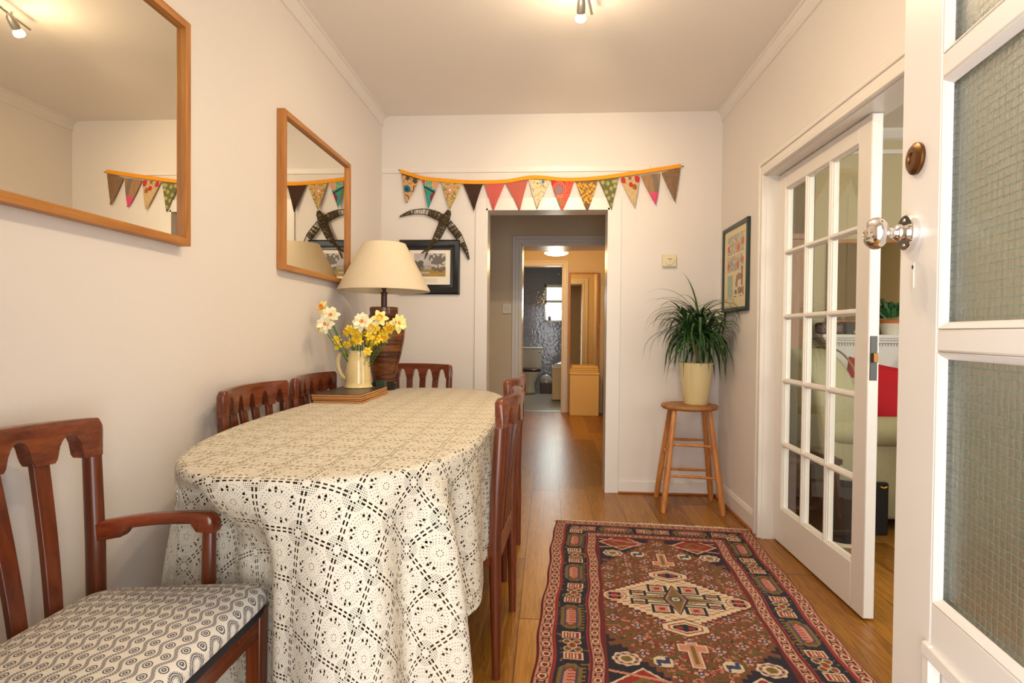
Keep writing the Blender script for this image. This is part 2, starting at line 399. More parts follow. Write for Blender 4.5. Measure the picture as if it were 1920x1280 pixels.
# cornices
def cornice(name,xw,sgn):
    p=[(0,-0.075),(0.010,-0.073),(0.012,-0.045),(0.010,-0.042),(0.016,-0.030),(0.026,-0.014),(0.036,-0.010),(0.038,0),(0,0)]
    m=MB().prism(p,lambda q,t:(xw+sgn*q[0],t,ZC+q[1]),0.25,YB)
    struct(name,m,'gloss')
cornice('trim_1',XL,1); cornice('trim_2',XR,-1)
struct('trim_3',MB().box(XL,0.68,YB-0.010,YB,2.212,2.252),'gloss',0.002,label='narrow painted picture rail above the bunting')
# casing round the passage opening
cs=MB().box(-0.515,-0.438,YB-0.013,YB,0,2.035).box(0.409,0.492,YB-0.013,YB,0,2.035).box(-0.438,0.409,YB-0.013,YB,1.957,2.035)
struct('trim_4',cs,'gloss',0.003,label='white painted casing round the passage opening')
jl=MB().box(-0.44,-0.428,YB-0.013,YB+0.155,0,1.96).box(0.399,0.411,YB-0.013,YB+0.155,0,1.96).box(-0.44,0.411,YB-0.013,YB+0.155,1.948,1.96)
struct('trim_5',jl,'gloss')
struct('baseboard_back',MB().box(0.492,XR,YB-0.010,YB,0,0.085).box(XL,-0.515,YB-0.010,YB,0,0.085),'gloss',0.002)
struct('baseboard_left',MB().box(XL,XL+0.012,0.25,YB,0,0.085),'gloss',0.003)
br=MB().prism([(0,0),(-0.014,0),(-0.014,0.09),(-0.008,0.11),(0,0.115)],lambda q,t:(XR+q[0],t,q[1]),3.17,YB)
struct('baseboard_right',br,'gloss')
sc=MB().box(0.492,XR,YB-0.024,YB-0.010,0,0.014).box(XR-0.030,XR-0.014,3.17,YB,0,0.014)
MAT['scotia']=wood('scotia_strip',S(120,58,26),S(158,88,42),S(176,104,54),'x',0.4)
struct('trim_6',sc,'scotia',0.004,label='thin wooden strip along the foot of the walls')
# french door casing
def casing_profile(m,a,b,side):
    pass
fc=MB()
y0,y1,zt=1.36,3.08,1.955
for (w0,w1,pr_) in ((0.0,0.018,0.026),(0.018,0.060,0.014),(0.060,0.088,0.020)):
    fc.box(XR-pr_,XR,y1+w0,y1+w1,0,zt+w1); fc.box(XR-pr_,XR,y0-w1,y0-w0,0,zt+w1); fc.box(XR-pr_,XR,y0-w0,y1+w0,zt+w0,zt+w1)
struct('trim_7',fc,'gloss',0.004,label='white moulded casing round the glazed double doors')
fj=MB().box(XR-0.004,XR+0.125,y1-0.004,y1+0.02,0,zt+0.02).box(XR-0.004,XR+0.125,y0-0.02,y0+0.004,0,zt+0.02).box(XR-0.004,XR+0.125,y0,y1,zt-0.004,zt+0.02)
struct('trim_8',fj,'gloss')

# ------------------------------------------------ hallway and bathroom
HL=-1.25
struct('wall_left.001',MB().box(HL-0.1,HL,YB+0.15,5.45,0,ZC).box(-0.60,-0.50,5.75,7.75,0,ZC),'wallhall')
struct('wall_right.001',MB().box(1.25,1.35,YB+0.15,5.45,0,ZC).box(0.755,0.86,5.75,7.75,0,ZC),'wallhall')
struct('wall_back.001',MB().box(HL,-0.27,5.45,5.75,0,ZC).box(0.585,1.25,5.45,5.75,0,ZC).box(-0.27,0.585,5.45,5.75,1.957,ZC),'wallhall')
h2=MB()
for w0,w1,p_ in ((0.0,0.022,0.028),(0.022,0.055,0.016),(0.055,0.085,0.022)):
    h2.box(-0.27-w1,-0.27-w0,5.45-p_,5.45,0,1.957+w1); h2.box(-0.27-w0,0.585+w0,5.45-p_,5.45,1.957+w0,1.957+w1)
    h2.box(0.585+w0,0.585+w1,5.45-p_,5.45,0,1.957+w1); h2.box(0.585+w0,0.585+w1,5.75,5.75+p_,0,1.957+w1); h2.box(-0.27-w0,0.585+w0,5.75,5.75+p_,1.957+w0,1.957+w1)
struct('trim_9',h2,'gloss',0.003,label='moulded casing round the inner passage doorway')
struct('trim_10',MB().box(-0.272,-0.26,5.44,5.76,0,1.957).box(-0.27,0.585,5.44,5.76,1.945,1.957).box(0.575,0.587,5.44,5.76,0,1.957),'gloss')
struct('wall_back.002',MB().box(-0.60,-0.52,7.75,7.87,0,ZC).box(0.182,0.86,7.75,7.87,0,ZC).box(-0.52,0.182,7.75,7.87,2.02,ZC),'wallhall')
bc=MB()
for w0,w1,p_ in ((0.0,0.02,0.026),(0.02,0.06,0.014),(0.06,0.085,0.02)):
    bc.box(0.182+w0,0.182+w1,7.75-p_,7.75,0,2.02+w1); bc.box(-0.5,0.182+w0,7.75-p_,7.75,2.02+w0,2.02+w1)
struct('trim_11',bc,'gloss',0.003,label='casing round the bathroom doorway')
struct('trim_12',MB().box(-0.5,0.19,7.74,7.88,0,0.006),'tin',label='metal threshold strip at the bathroom doorway')
struct('floor.001',MB().box(-1.2,0.9,7.87,10.5,0,0.004),'bathfloor')
WX0,WX1,WZ0,WZ1=-0.075,0.31,1.315,2.005
struct('wall_back.003',MB().box(-1.2,WX0,10.5,10.6,0,ZC).box(WX1,0.95,10.5,10.6,0,ZC).box(WX0,WX1,10.5,10.6,0,WZ0).box(WX0,WX1,10.5,10.6,WZ1,ZC),'tile')
struct('wall_left.002',MB().box(-1.3,-1.2,7.87,10.6,0,ZC),'tile'); struct('wall_right.002',MB().box(0.86,0.96,7.87,10.6,0,ZC),'tile')
struct('wall_front.001',MB().box(-1.3,-0.60,7.75,7.87,0,ZC),'wallhall')
win=semp('window_1',(0,10.5,0),label='small white bathroom window with one transom')
fm=MB()
fm.box(WX0,WX0+0.035,-0.03,0.04,WZ0,WZ1).box(WX1-0.035,WX1,-0.03,0.04,WZ0,WZ1).box(WX0,WX1,-0.03,0.04,WZ1-0.05,WZ1).box(WX0,WX1,-0.03,0.04,WZ0,WZ0+0.03).box(WX0,WX1,-0.03,0.04,1.67,1.71)
fm.build('window_frame','gloss',win,False,0.003)
MB().box(WX0+0.03,WX1-0.03,0.01,0.014,WZ0,1.68).build('pane','frost',win)
MB().box(WX0+0.03,WX1-0.03,0.01,0.014,1.70,WZ1-0.03).build('pane','frost',win)
# hall-2 right wall door casing
struct('trim_13',MB().box(0.735,0.755,7.36,7.45,0,2.1).box(0.735,0.755,6.5,6.58,0,2.1).box(0.735,0.755,6.58,7.36,2.0,2.1),'gloss',0.003,label='door casing on the right wall of the inner hall')
# ------------------------------------------------ living room shell
struct('wall_back.004',MB().box(XR+0.12,1.97,4.62,4.72,0,ZC).box(3.6,4.6,4.62,4.72,0,ZC),'wallliving')
struct('wall_back.005',MB().box(1.97,3.6,4.30,4.72,0.0,ZC),'wallliving',label='chimney breast wall of the living room')
struct('wall_right.003',MB().box(4.6,4.7,0.05,4.72,0,ZC),'wallliving')
struct('wall_front.002',MB().box(XR+0.12,4.6,0.05,0.25,0,ZC),'wallliving')
struct('wall_left.003',MB().box(XR+0.12,XR+0.13,3.2,4.62,0,ZC),'wallliving')
struct('trim_14',MB().prism([(0,0),(0,-0.07),(-0.02,-0.06),(-0.05,-0.02),(-0.06,0)],lambda q,t:(t,4.30+q[0],ZC+q[1]),1.97,3.6),'gloss',label='cornice above the chimney breast')
struct('trim_15',MB().box(1.97,3.6,4.285,4.30,2.44,2.47),'gloss',label='picture rail on the chimney breast')

# ------------------------------------------------ french door leaf
fd=semp('door_1',(1.22,0,0),label='closed white glazed door leaf of fifteen small panes, right wall')
DY0,DY1,DZ0,DZ1=2.215,3.076,0.010,1.948; T=0.042
GY0,GY1,GZ0,GZ1=2.308,2.990,0.195,1.862
m=MB().box(0,T,DY0,GY0,DZ0,DZ1).box(0,T,GY1,DY1,DZ0,DZ1).box(0,T,GY0,GY1,DZ0,GZ0).box(0,T,GY0,GY1,GZ1,DZ1)
m.build('door_frame','gloss',fd,False,0.004)
m=MB()
cw=(GY1-GY0)/3; ch=(GZ1-GZ0)/5; bw=0.013
def barV(m,y,z0,z1):
    for hw,a,b in ((0.005,0.001,T-0.001),(0.010,0.007,T-0.007),(0.014,0.014,T-0.014)): m.box(a,b,y-hw,y+hw,z0,z1)
def barH(m,z,y0,y1):
    for hw,a,b in ((0.005,0.0015,T-0.0015),(0.010,0.0075,T-0.0075),(0.014,0.0145,T-0.0145)): m.box(a,b,y0,y1,z-hw,z+hw)
for i in (1,2): barV(m,GY0+cw*i,GZ0,GZ1)
for j in range(1,5): barH(m,GZ0+ch*j,GY0,GY1)
m.build('glazing_bars','gloss',fd,False,0.0015)
m=MB()
for y in (GY0,GY1):
    sg=1 if y==GY0 else -1
    for hw,a,b in ((0.004,0.006,T-0.006),(0.009,0.012,T-0.012)): m.box(a,b,y,y+sg*hw,GZ0,GZ1)
for z in (GZ0,GZ1):
    sg=1 if z==GZ0 else -1
    for hw,a,b in ((0.004,0.0065,T-0.0065),(0.009,0.0125,T-0.0125)): m.box(a,b,GY0,GY1,z,z+sg*hw)
m.build('glazing_bead','gloss',fd,False,0.001)
for i in range(3):
    for j in range(5):
        MB().box(T/2-0.0015,T/2+0.0015,GY0+cw*i+0.004,GY0+cw*(i+1)-0.004,GZ0+ch*j+0.004,GZ0+ch*(j+1)-0.004).build('pane','pane',fd)
m=MB().box(0.008,0.034,DY0-0.003,DY0+0.002,0.93,1.10); lp=m.build('latch_plate','iron',fd,False,0.001)
m=MB().prism([(0.011,0),(0.031,0),(0.031,-0.012),(0.014,-0.012)],lambda q,t:(q[0],DY0-0.003+q[1],t),1.0,1.035); tag(m.build('latch_bolt','brass',lp,False,0.001),'brass latch bolt')

# ------------------------------------------------ entrance door (open, at right)
al=math.radians(8.2)
ed=semp('door_2',(0.64,1.044,0),label='open white entrance door with wired obscure glass, right foreground')
ed.matrix_world=Matrix(((-math.sin(al),math.cos(al),0,0.64),(-math.cos(al),-math.sin(al),0,1.044),(0,0,1,0),(0,0,0,1)))
# local: x along the door towards the hinge, y into the door thickness, z up
DW=0.76; DT=0.044; G0=0.103; G1=0.63
fr_=MB().box(-0.03,G0,0,DT,0.01,2.03).box(G1,DW,0,DT,0.01,2.03)
fr_.box(G0,G1,0,DT,1.93,2.03).box(G0,G1,0,DT,1.512,1.552).box(G0,G1,0,DT,1.075,1.112).box(G0,G1,0,DT,0.585,0.668).box(G0,G1,0,DT,0.01,0.20)
fr_.build('door_frame','gloss',ed,False,0.004)
MB().box(G0,G1,0.014,DT-0.014,0.19,0.59).build('door_panel','gloss',ed)
pb=MB()
for a,b,c_,e in ((G0-0.012,G0+0.008,0.20,0.60),): pb.box(a,b,-0.006,0.012,c_,e)
pb.box(G0-0.012,G1,-0.008,0.010,0.578,0.598)
for z in (1.112,1.512,1.552,1.93,0.668,1.075):
    sg=1 if z in (1.112,1.552,0.668) else -1
    pb.prism([(0.0,0),(0.012,0),(0.012,sg*0.012),(0.004,sg*0.006)],lambda q,t:(t,q[0]+0.0,z+q[1]),G0,G1)
for z0,z1 in ((0.668,1.075),(1.112,1.512),(1.552,1.93)):
    pb.prism([(0.0,0),(0.012,0),(0.012,0.012),(0.004,0.006)],lambda q,t:(G0+q[1],q[0],t),z0,z1)
pb.build('glazing_bead','gloss',ed,False,0.0015)
for z0,z1 in ((0.668,1.075),(1.112,1.512),(1.552,1.93)):
    MB().box(G0,G1,0.016,0.022,z0,z1).build('glass_pane','wired',ed)
kz=1.283; kx=0.014
k=MB(); prof=[(0.0305,0.0),(0.0312,0.003),(0.0308,0.006),(0.026,0.0085),(0.0125,0.010),(0.0125,0.013),(0.0135,0.015),(0.0135,0.018),(0.011,0.021),(0.0085,0.024),(0.0085,0.029),(0.0095,0.031)]
def onface(prof,cx,cz,n=40):
    m=MB(); m.loft([[(cx+r*math.cos(2*PI*j/n),-h,cz+r*math.sin(2*PI*j/n)) for j in range(n)] for r,h in prof]); return m
onface([(0.031,0.0),(0.0315,0.004),(0.031,0.011),(0.0295,0.0125),(0.012,0.0125)],kx,kz).build('knob_rose','chrome',ed,True)
onface([(0.0125,0.012),(0.0130,0.016),(0.0150,0.019),(0.0155,0.022),(0.013,0.026),(0.0095,0.028),(0.0085,0.031),(0.010,0.033),(0.0095,0.036),]+[(0.0285*math.sin(PI*(0.12+0.88*q/24)),0.057-0.0195*math.cos(PI*(0.12+0.88*q/24))) for q in range(25)],kx,kz).build('door_knob','chrome',ed,True,angle=75)
sc_=MB()
for dz in (0.022,-0.022): sc_.add(*(lambda q:(q.v,q.f))(onface([(0.0032,0.0120),(0.003,0.0135),(0.0005,0.014)],kx,kz+dz,12)))
sc_.build('rose_screw','satin',ed,True)
onface([(0.0265,0.0),(0.0275,0.003),(0.027,0.006),(0.022,0.010),(0.017,0.011),(0.011,0.011),(0.010,0.009),(0.0,0.009)],0.030,1.408).build('deadlock_cover','brass',ed,True)
MB().box(0.018,0.026,-0.0015,0.002,1.185,1.228).build('keyhole_plate','whiteplastic',ed)
onface([(0.0035,0.0018),(0.0033,0.0022),(0.0,0.0022)],0.024,1.221,12).build('keyhole','dark',ed)

# ---------------------------------------------------------------- wall mirrors
def wall_mirror(label,y0,y1,z0,z1,rz=0):
    t=thing('wall_mirror',label,'mirror',(XL,y0,(z0+z1)/2),rz,'oak framed mirrors on the left wall')
    W=y1-y0; Hh=(z1-z0)/2; fw=0.024; D=0.036
    for a,b_ in ((0,fw),(W-fw,W)): MB().box(0.002,D,a,b_,-Hh,Hh).build('frame_stile','oakframe',t,False,0.0015)
    for a,b_ in ((-Hh,-Hh+fw),(Hh-fw,Hh)): MB().box(0.002,D,fw,W-fw,a,b_).build('frame_rail','oakframe_y',t,False,0.0015)
    MB().box(0.004,0.020,fw-0.001,W-fw+0.001,-Hh+fw-0.001,Hh-fw+0.001).build('mirror_glass','mirror',t)
    return t
wall_mirror('large oak-framed wall mirror nearest the camera, cut off by the photo edge',0.915,1.722,1.366,2.073,0.0)
wall_mirror('oak-framed wall mirror hanging beside the table lamp in the corner',2.355,3.168,1.366,2.062,0.0)

# ---------------------------------------------------------------- chairs
def make_chair(label,arms=False,group=None):
    t=thing('dining_chair',label,'chair',(0,0,0),0,group)
    bw=0.235 if arms else 0.218; fw=0.295 if arms else 0.225; ao=-0.010 if arms else 0; lift=0.010 if arms else 0; yb=-0.20; yf=0.185 if arms else 0.19
    for s in (-1,1):
        pts=[(s*bw,yb-0.008,0),(s*bw,yb-0.004,0.22),(s*bw,yb,0.42),(s*(bw+0.002),yb-0.004,0.6),(s*(bw+0.004),yb-0.014,0.80)]
        MB().tube(pts,[0.0135,0.018,0.0205,0.0205,0.0195],14).build('leg','teak',t,True)
        m=MB().bar((s*(fw-0.012),yf-0.02,0),(s*(fw-0.012),yf-0.02,0.425+lift),0.030,0.030,(0,1,0),0.040,0.040); m.build('leg','teak',t,False,0.004)
    arc=0.062 if arms else 0.035
    ns=5; sp=(2*bw)/ns; N=120; L=bw+0.024; cen=[(-2+i)*sp+sp/2-sp*0 for i in range(0,4)]
    cen=[-bw+sp*i for i in range(0,6)]     # post, four slats, post
    m=MB(); rings=[]
    for i in range(N+1):
        x=-L+2*L*i/N
        y=yb-0.014-arc*max(0,1-(x/bw)**2)
        e=max(0,(abs(x)-(L-0.02))/0.02); zt=0.890+0.004*(1-(x/L)**2)-0.020*(1-math.sqrt(max(0,1-e*e)))
        zb=0.800
        for a,b_ in zip(cen[:-1],cen[1:]):
            h0=0.020
            if a+h0<x<b_-h0:
                q=(x-(a+b_)/2)/((b_-a)/2-h0); q2=abs(q)
                zb=0.808+0.052*math.sqrt(max(0,1-min(1,q2/0.86)**2.0)) if q2<0.86 else 0.808
        th=0.0165*(1-0.35*e*e)
        rings.append([(x,y-th,zb),(x,y+th,zb),(x,y+th*1.05,zt-0.012),(x,y+th*0.6,zt),(x,y-th*0.6,zt),(x,y-th*1.05,zt-0.012)])
    m.loft(rings).build('crest_rail','teakx',t,True,angle=50)
    for c in cen[1:5]:
        rg=[]
        for k in range(9):
            q=k/8; z=0.40+(0.812-0.40)*q
            x=c*(0.80+0.20*q); y=yb+(-0.014-arc*(1-(c/bw)**2))*(q**1.15)+0.004*math.sin(PI*q)+(0.012*(1-q) if arms else 0)
            hw=0.0165+0.0035*q; rg.append([(x-hw,y-0.007,z),(x+hw,y-0.007,z),(x+hw,y+0.007,z),(x-hw,y+0.007,z)])
        MB().loft(rg).build('back_slat','teak',t,False,0.002)
    m=MB().bar((-bw,yb,0.395+lift),(bw,yb,0.395+lift),0.024,0.07).bar((-fw+0.01,yf-0.018,0.395+lift),(fw-0.01,yf-0.018,0.395+lift),0.024,0.07)
    for s in (-1,1): m.bar((s*bw,yb,0.395+lift),(s*(fw-0.012),yf-0.02,0.395+lift),0.024,0.07)
    m.build('seat_frame','teakx',t,False,0.003)
    # seat pad
    def outline(n):
        pts=[]
        for k in range(n):
            a=2*PI*k/n; cx=math.copysign(abs(math.cos(a))**0.22,math.cos(a)); cy=math.copysign(abs(math.sin(a))**0.22,math.sin(a))
            yy=yb+0.012+(yf+0.012-yb)*(cy+1)/2; hw=(bw-0.01)+(fw+0.006-bw+0.01)*(cy+1)/2
            pts.append((cx*hw,yy))
        return pts
    def pad(levels):
        o=outline(72); yc=(yb+yf)/2; rg=[]
        for sc2,z in levels: rg.append([(x*sc2,yc+(y-yc)*sc2,z+lift) for x,y in o])
        return MB().loft(rg)
    pad([(0.975,0.428),(0.985,0.442),(0.97,0.448)]).build('seat_base','gasket',t,True)
    pad([(0.965,0.447),(1.0,0.452),(1.008,0.462),(1.0,0.474),(0.97,0.484),(0.90,0.492),(0.75,0.500),(0.5,0.506),(0.2,0.508)]).build('seat_pad','seat',t,True)
    if arms:
        for s in (-1,1):
            a=Vector((s*(bw+0.004),yb+0.005,0.632)); b_=Vector((s*(fw+ao+0.012),yf-0.128,0.642)); rg=[]
            for k in range(41):
                q=k/40; p=a.lerp(b_,q); p.z+=0.010*math.sin(PI*q)
                h=0.0135 if q>0.26 else 0.0135+0.009*min(1,(0.26-q)/0.05)
                wd=0.017-0.003*math.sin(PI*q); dl=(1-q)*(b_-a).length
                top=p.z+0.014; rnd=0.020
                if dl<rnd: top-=rnd-math.sqrt(max(0,rnd*rnd-(rnd-dl)**2))
                bot=p.z+0.014-2*h
                if dl<0.052: bot-=0.020*min(1,(0.052-dl)/0.012)
                rg.append([(p.x-wd,p.y,bot+0.003),(p.x-wd+0.004,p.y,bot),(p.x+wd-0.004,p.y,bot),(p.x+wd,p.y,bot+0.003),(p.x+wd,p.y,top-0.004),(p.x+wd-0.006,p.y,top),(p.x-wd+0.006,p.y,top),(p.x-wd,p.y,top-0.004)])
            MB().loft(rg).build('arm','teaky',t,True,angle=60)
            MB().tube([(s*(fw+ao+0.002),yf-0.145,0.37),(s*(fw+ao+0.006),yf-0.145,0.5),(s*(fw+ao+0.012),yf-0.147,0.62)],[0.017,0.017,0.016],12,flat=0.85).build('arm_post','teak',t,True)
    return t
carver=make_chair('wooden armchair with patterned seat pad, nearest the camera at the left wall',True)
carver.location=(-0.858,1.005,0); carver.rotation_euler=(0,0,-PI/2)
ch=make_chair('teak dining chair against the left wall, nearer one behind the table',False,'teak dining chairs round the table')
ch.location=(-0.897,2.062,0); ch.rotation_euler=(0,0,-PI/2)
for loc,rz,lab in (((-0.897,2.60,0),-PI/2,'teak dining chair against the left wall, partly behind the placemats'),
                   ((-0.858,3.345,0),PI,'teak dining chair at the far end of the table behind the lamp'),
                   ((-0.350,1.980,0),math.radians(86.9),'teak dining chair on the aisle side nearest the camera, seen edge-on'),
                   ((-0.372,2.68,0),math.radians(85),'farther teak dining chair on the aisle side, crest just showing')):
    c=copy_tree(ch); c.location=loc; c.rotation_euler=(0,0,rz); c['label']=lab

# ---------------------------------------------------------------- table and cloth
TC=(-0.632,2.18); TA=0.428; TB=1.0; TZ=0.775
def tab_outline(N):
    raw=[]
    for k in range(4000):
        a=2*PI*k/4000; n=2.75-0.45*math.cos(a)*-1 if math.cos(a)>=0 else 2.75+0.45*math.cos(a)
        c,s_=math.cos(a),math.sin(a)
        raw.append((math.copysign(abs(c)**(2/n),c)*TA,math.copysign(abs(s_)**(2/n),s_)*TB))
    raw=np.array(raw); dd=np.hypot(*(np.roll(raw,-1,0)-raw).T); cs_=np.concatenate([[0],np.cumsum(dd)]); tot=cs_[-1]
    q=np.linspace(0,tot,N,endpoint=False); rx=np.append(raw[:,0],raw[0,0]); ry=np.append(raw[:,1],raw[0,1])
    return np.stack([np.interp(q,cs_,rx),np.interp(q,cs_,ry)],1),q
ol,_=tab_outline(96)
tb=thing('dining_table','oval dining table hidden under the cream lace cloth','table',(TC[0],TC[1],0))
MB().loft([[(x,y,z) for x,y in ol*s_] for s_,z in ((0.985,0.742),(0.995,0.746),(0.995,0.768),(0.985,0.771))]).build('tabletop','darkwood',tb,True)
MB().loft([[(x,y,z) for x,y in ol*0.992] for z in (0.771,0.775)]).build('table_pad','pad',tb)
MB().loft([[(x,y,z) for x,y in ol*0.86] for z in (0.68,0.742)]).build('apron','darkwood',tb)
for sx in (-1,1):
    for sy in (-1,1): MB().bar((sx*0.27,sy*0.72,0),(sx*0.27,sy*0.72,0.69),0.035,0.035,(0,1,0),0.055,0.055).build('leg','teak',tb,False,0.003)
N=720; ol,arc_=tab_outline(N)
tg=np.roll(ol,-1,0)-np.roll(ol,1,0); nr=np.stack([tg[:,1],-tg[:,0]],1); nr/=np.linalg.norm(nr,axis=1)[:,None]
RXh=TA+0.395; RYh=TB+0.60; RC=0.05
smax=[]
for p,n_ in zip(ol,nr):
    s_=min((RXh-abs(p[0]))/max(1e-6,abs(n_[0])),(RYh-abs(p[1]))/max(1e-6,abs(n_[1]))); smax.append(min(s_,0.715))
smax=np.array(smax)
for _ in range(3): smax=(np.roll(smax,1)+smax*2+np.roll(smax,-1))/4
ang=np.arctan2(ol[:,1]/TB,ol[:,0]/TA)
corner=np.abs(nr[:,0]*nr[:,1])*2         # 1 where the normal is diagonal
endw=np.clip(np.abs(nr[:,1]),0,1)
rad_ts=[0.02,0.15,0.3,0.45,0.6,0.75,0.88,0.96,1.0]
R2=46
verts=[];uvs=[]
fold=np.zeros(N)
ph1=arc_*2*PI/0.235; ph2=arc_*2*PI/0.135+1.1
amp=(0.25+1.0*corner+0.55*endw)
f1=np.sin(ph1+0.8*np.sin(arc_*3.1)); f2=np.sin(ph2+1.7*np.sin(arc_*2.3))
for ti in rad_ts:
    for i in range(N):
        x,y=ol[i]*ti; verts.append((TC[0]+x,TC[1]+y,TZ+0.0025)); uvs.append((x,y))
rowsn=len(rad_ts)
for j in range(1,R2+1):
    q=j/R2
    for i in range(N):
        s_=smax[i]*q; nx,ny=nr[i]; px,py=ol[i]
        rc=0.018
        if s_<rc*1.57: a=s_/rc; off=rc*math.sin(a); dz=rc*(1-math.cos(a))
        else: off=rc; dz=rc+(s_-rc*1.57)*0.985
        g=max(0,s_-0.03); k_=g/(g+0.16)
        off+=0.026*k_*amp[i]*1.0 + k_*amp[i]*(0.040*f1[i]+0.019*f2[i])*min(1,g/0.12+0.10) + 0.10*g*corner[i]
        X_=TC[0]+px+nx*off; Y_=TC[1]+py+ny*off; Z_=TZ+0.0025-dz
        if nx<-0.3: X_=max(X_,XL+0.012)
        # the armchair seat pushes the near cloth in under the table
        if Y_<1.50:
            wx=1/(1+math.exp((X_+0.625)/0.018)); la=1/(1+math.exp((X_+0.765)/0.010))
            wz=min(1,max(0,(0.770-Z_)/(0.23-0.14*la))); wz=wz*wz*(3-2*wz)
            tgt=1.325+0.035*la+0.006*f1[i]
            if Y_<tgt: Y_=Y_+(tgt-Y_)*wx*wz
        if nx>0.6:   # aisle side hangs close in against the chair backs
            X_=min(X_,-0.172)
        verts.append((X_,Y_,max(Z_,0.006))); uvs.append((px+nx*s_,py+ny*s_))
tot=rowsn+R2
cl=MB(); cl.v=verts
for j in range(tot-1):
    for i in range(N):
        k=(i+1)%N; cl.f.append((j*N+i,j*N+k,(j+1)*N+k,(j+1)*N+i))
cl.f.append(tuple(range(N-1,-1,-1)))
clo=cl.build('tablecloth','lace',None,True,angle=180)
tag(clo,'cream lace tablecloth draped over the oval dining table','tablecloth')
ul=clo.data.uv_layers.new(name='UVMap'); vi=np.empty(len(clo.data.loops),dtype=np.int32); clo.data.loops.foreach_get('vertex_index',vi)
ul.data.foreach_set('uv',np.array(uvs,dtype=np.float32)[vi].ravel())
TT=TZ+0.004

# ---------------------------------------------------------------- lamp on the table
lx,ly=-0.915,3.055
lp=thing('table_lamp','table lamp with wide cream shade and brown banded vase base','lamp',(lx,ly,TT))
MB().lathe([(0.0,0),(0.070,0),(0.072,0.004),(0.072,0.034),(0.068,0.038),(0.0,0.038)],n=48).build('base','black',lp,True)
MB().lathe([(0.055,0.038),(0.060,0.042),(0.063,0.07),(0.078,0.13),(0.098,0.20),(0.112,0.27),(0.117,0.32),(0.114,0.355),(0.100,0.385),(0.084,0.402),(0.077,0.415),(0.078,0.435),(0.078,0.452),(0.073,0.456),(0.03,0.456)],n=56).build('vase_body','bamboo',lp,True)
MB().lathe([(0.0165,0.455),(0.0165,0.50),(0.0165,0.53),(0.019,0.532),(0.019,0.538),(0.012,0.542)],n=24).build('stem','darkwood',lp,True)
MB().lathe([(0.010,0.540),(0.009,0.552),(0.014,0.556),(0.015,0.590),(0.012,0.60)],n=24).build('bulb_socket','brass',lp,True)
zb,zt,rb,rt=0.545,0.808,0.252,0.118
m=MB(); n=72
m.loft([[(r*math.cos(2*PI*j/n),r*math.sin(2*PI*j/n),z) for j in range(n)] for r,z in ((rb-0.0025,zb+0.004),(rb,zb),(rb+0.001,zb+0.006),(rt+0.001,zt-0.004),(rt,zt),(rt-0.003,zt-0.004),(rb-0.0025,zb+0.004))],cap=False)
m.build('lamp_shade','shade',lp,True,angle=60)
m=MB()
for k in range(3):
    a=2*PI*k/3+0.3; m.tube([(0.014*math.cos(a),0.014*math.sin(a),0.575),(rt*0.98*math.cos(a),rt*0.98*math.sin(a),zt-0.01)],0.002,6)
m.build('shade_carrier','brass',lp,True)

# ---------------------------------------------------------------- placemats, jug, tin
PX,PY=-0.945,2.635
prev=None
labs=['dark-topped cork placemat, topmost of the stack under the jug','cork placemat second from the top under the cream jug','cork placemat third from the top under the cream jug','bottom cork placemat of the stack, on the lace cloth']
offs=[(0,0,0),(0.003,-0.004,0.01),(0.004,0.003,-0.008),(0.008,-0.002,0.012)]
hz=0.0092
for i in range(4):
    lvl=3-i; t=thing('placemat',labs[i],'placemat',(PX+offs[i][0],PY+offs[i][1],TT+lvl*hz),offs[i][2]+0.0,'cork placemats stacked under the jug')
    MB().box(-0.113,0.113,-0.205,0.205,0,hz-0.0022).build('cork_backing','cork',t,False,0.0006)
    MB().box(-0.111,0.111,-0.203,0.203,hz-0.0022,hz-0.0003).build('top_board','matblack',t,False,0.0005)
JZ=TT+4*hz; jx,jy=-0.958,2.765
j=thing('jug','cream ceramic jug with looped handle holding the daffodils','jug',(jx,jy,JZ))
n=56; prof=[(0.0,0.0),(0.068,0.0),(0.0715,0.003),(0.0700,0.008),(0.0655,0.013),(0.064,0.03),(0.061,0.08),(0.056,0.13),(0.052,0.155),(0.048,0.168),(0.0475,0.180),(0.0495,0.187)]
inner=[(0.0455,0.186),(0.0435,0.178),(0.044,0.165),(0.05,0.13),(0.058,0.05),(0.058,0.012),(0.0,0.012)]
m=MB(); rg=[]
for r,z in prof+inner:
    row=[]
    for q in range(n):
        a=2*PI*q/n; rr_=r; zz=z
        if z>0.145 and r>0.02:
            k=math.exp(-(((a+PI)%(2*PI)-PI)/0.34)**2)*((z-0.145)/0.04); rr_+=0.026*k*k**0.3; zz+=0.012*k
        row.append((rr_*math.cos(a),rr_*math.sin(a),zz))
    rg.append(row)
m.loft(rg).build('jug_body','cream',j,True,angle=60)
hp=[(-0.049,0,0.150),(-0.060,0,0.166),(-0.082,0,0.172),(-0.102,0,0.155),(-0.107,0,0.12),(-0.098,0,0.08),(-0.080,0,0.052),(-0.063,0,0.042)]
def smooth_path(p,k=5):
    p=[Vector(q) for q in p]; o=[]
    for i in range(len(p)-1):
        a=p[max(i-1,0)];b_=p[i];c=p[i+1];e=p[min(i+2,len(p)-1)]
        for s_ in range(k):
            t=s_/k; o.append(0.5*((2*b_)+(-a+c)*t+(2*a-5*b_+4*c-e)*t*t+(-a+3*b_-3*c+e)*t**3))
    o.append(p[-1]); return o
sp_=smooth_path(hp); MB().tube(sp_,0.0062,12,flat=1.7).build('handle','cream',j,True)
tag(MB().box(-0.024,0.024,-0.024,0.024,0,0.058).build('tin','greenbox',None,False,0.002,loc=(-0.890,2.93,TT)),'small dark green box between the jug and the lamp','box')

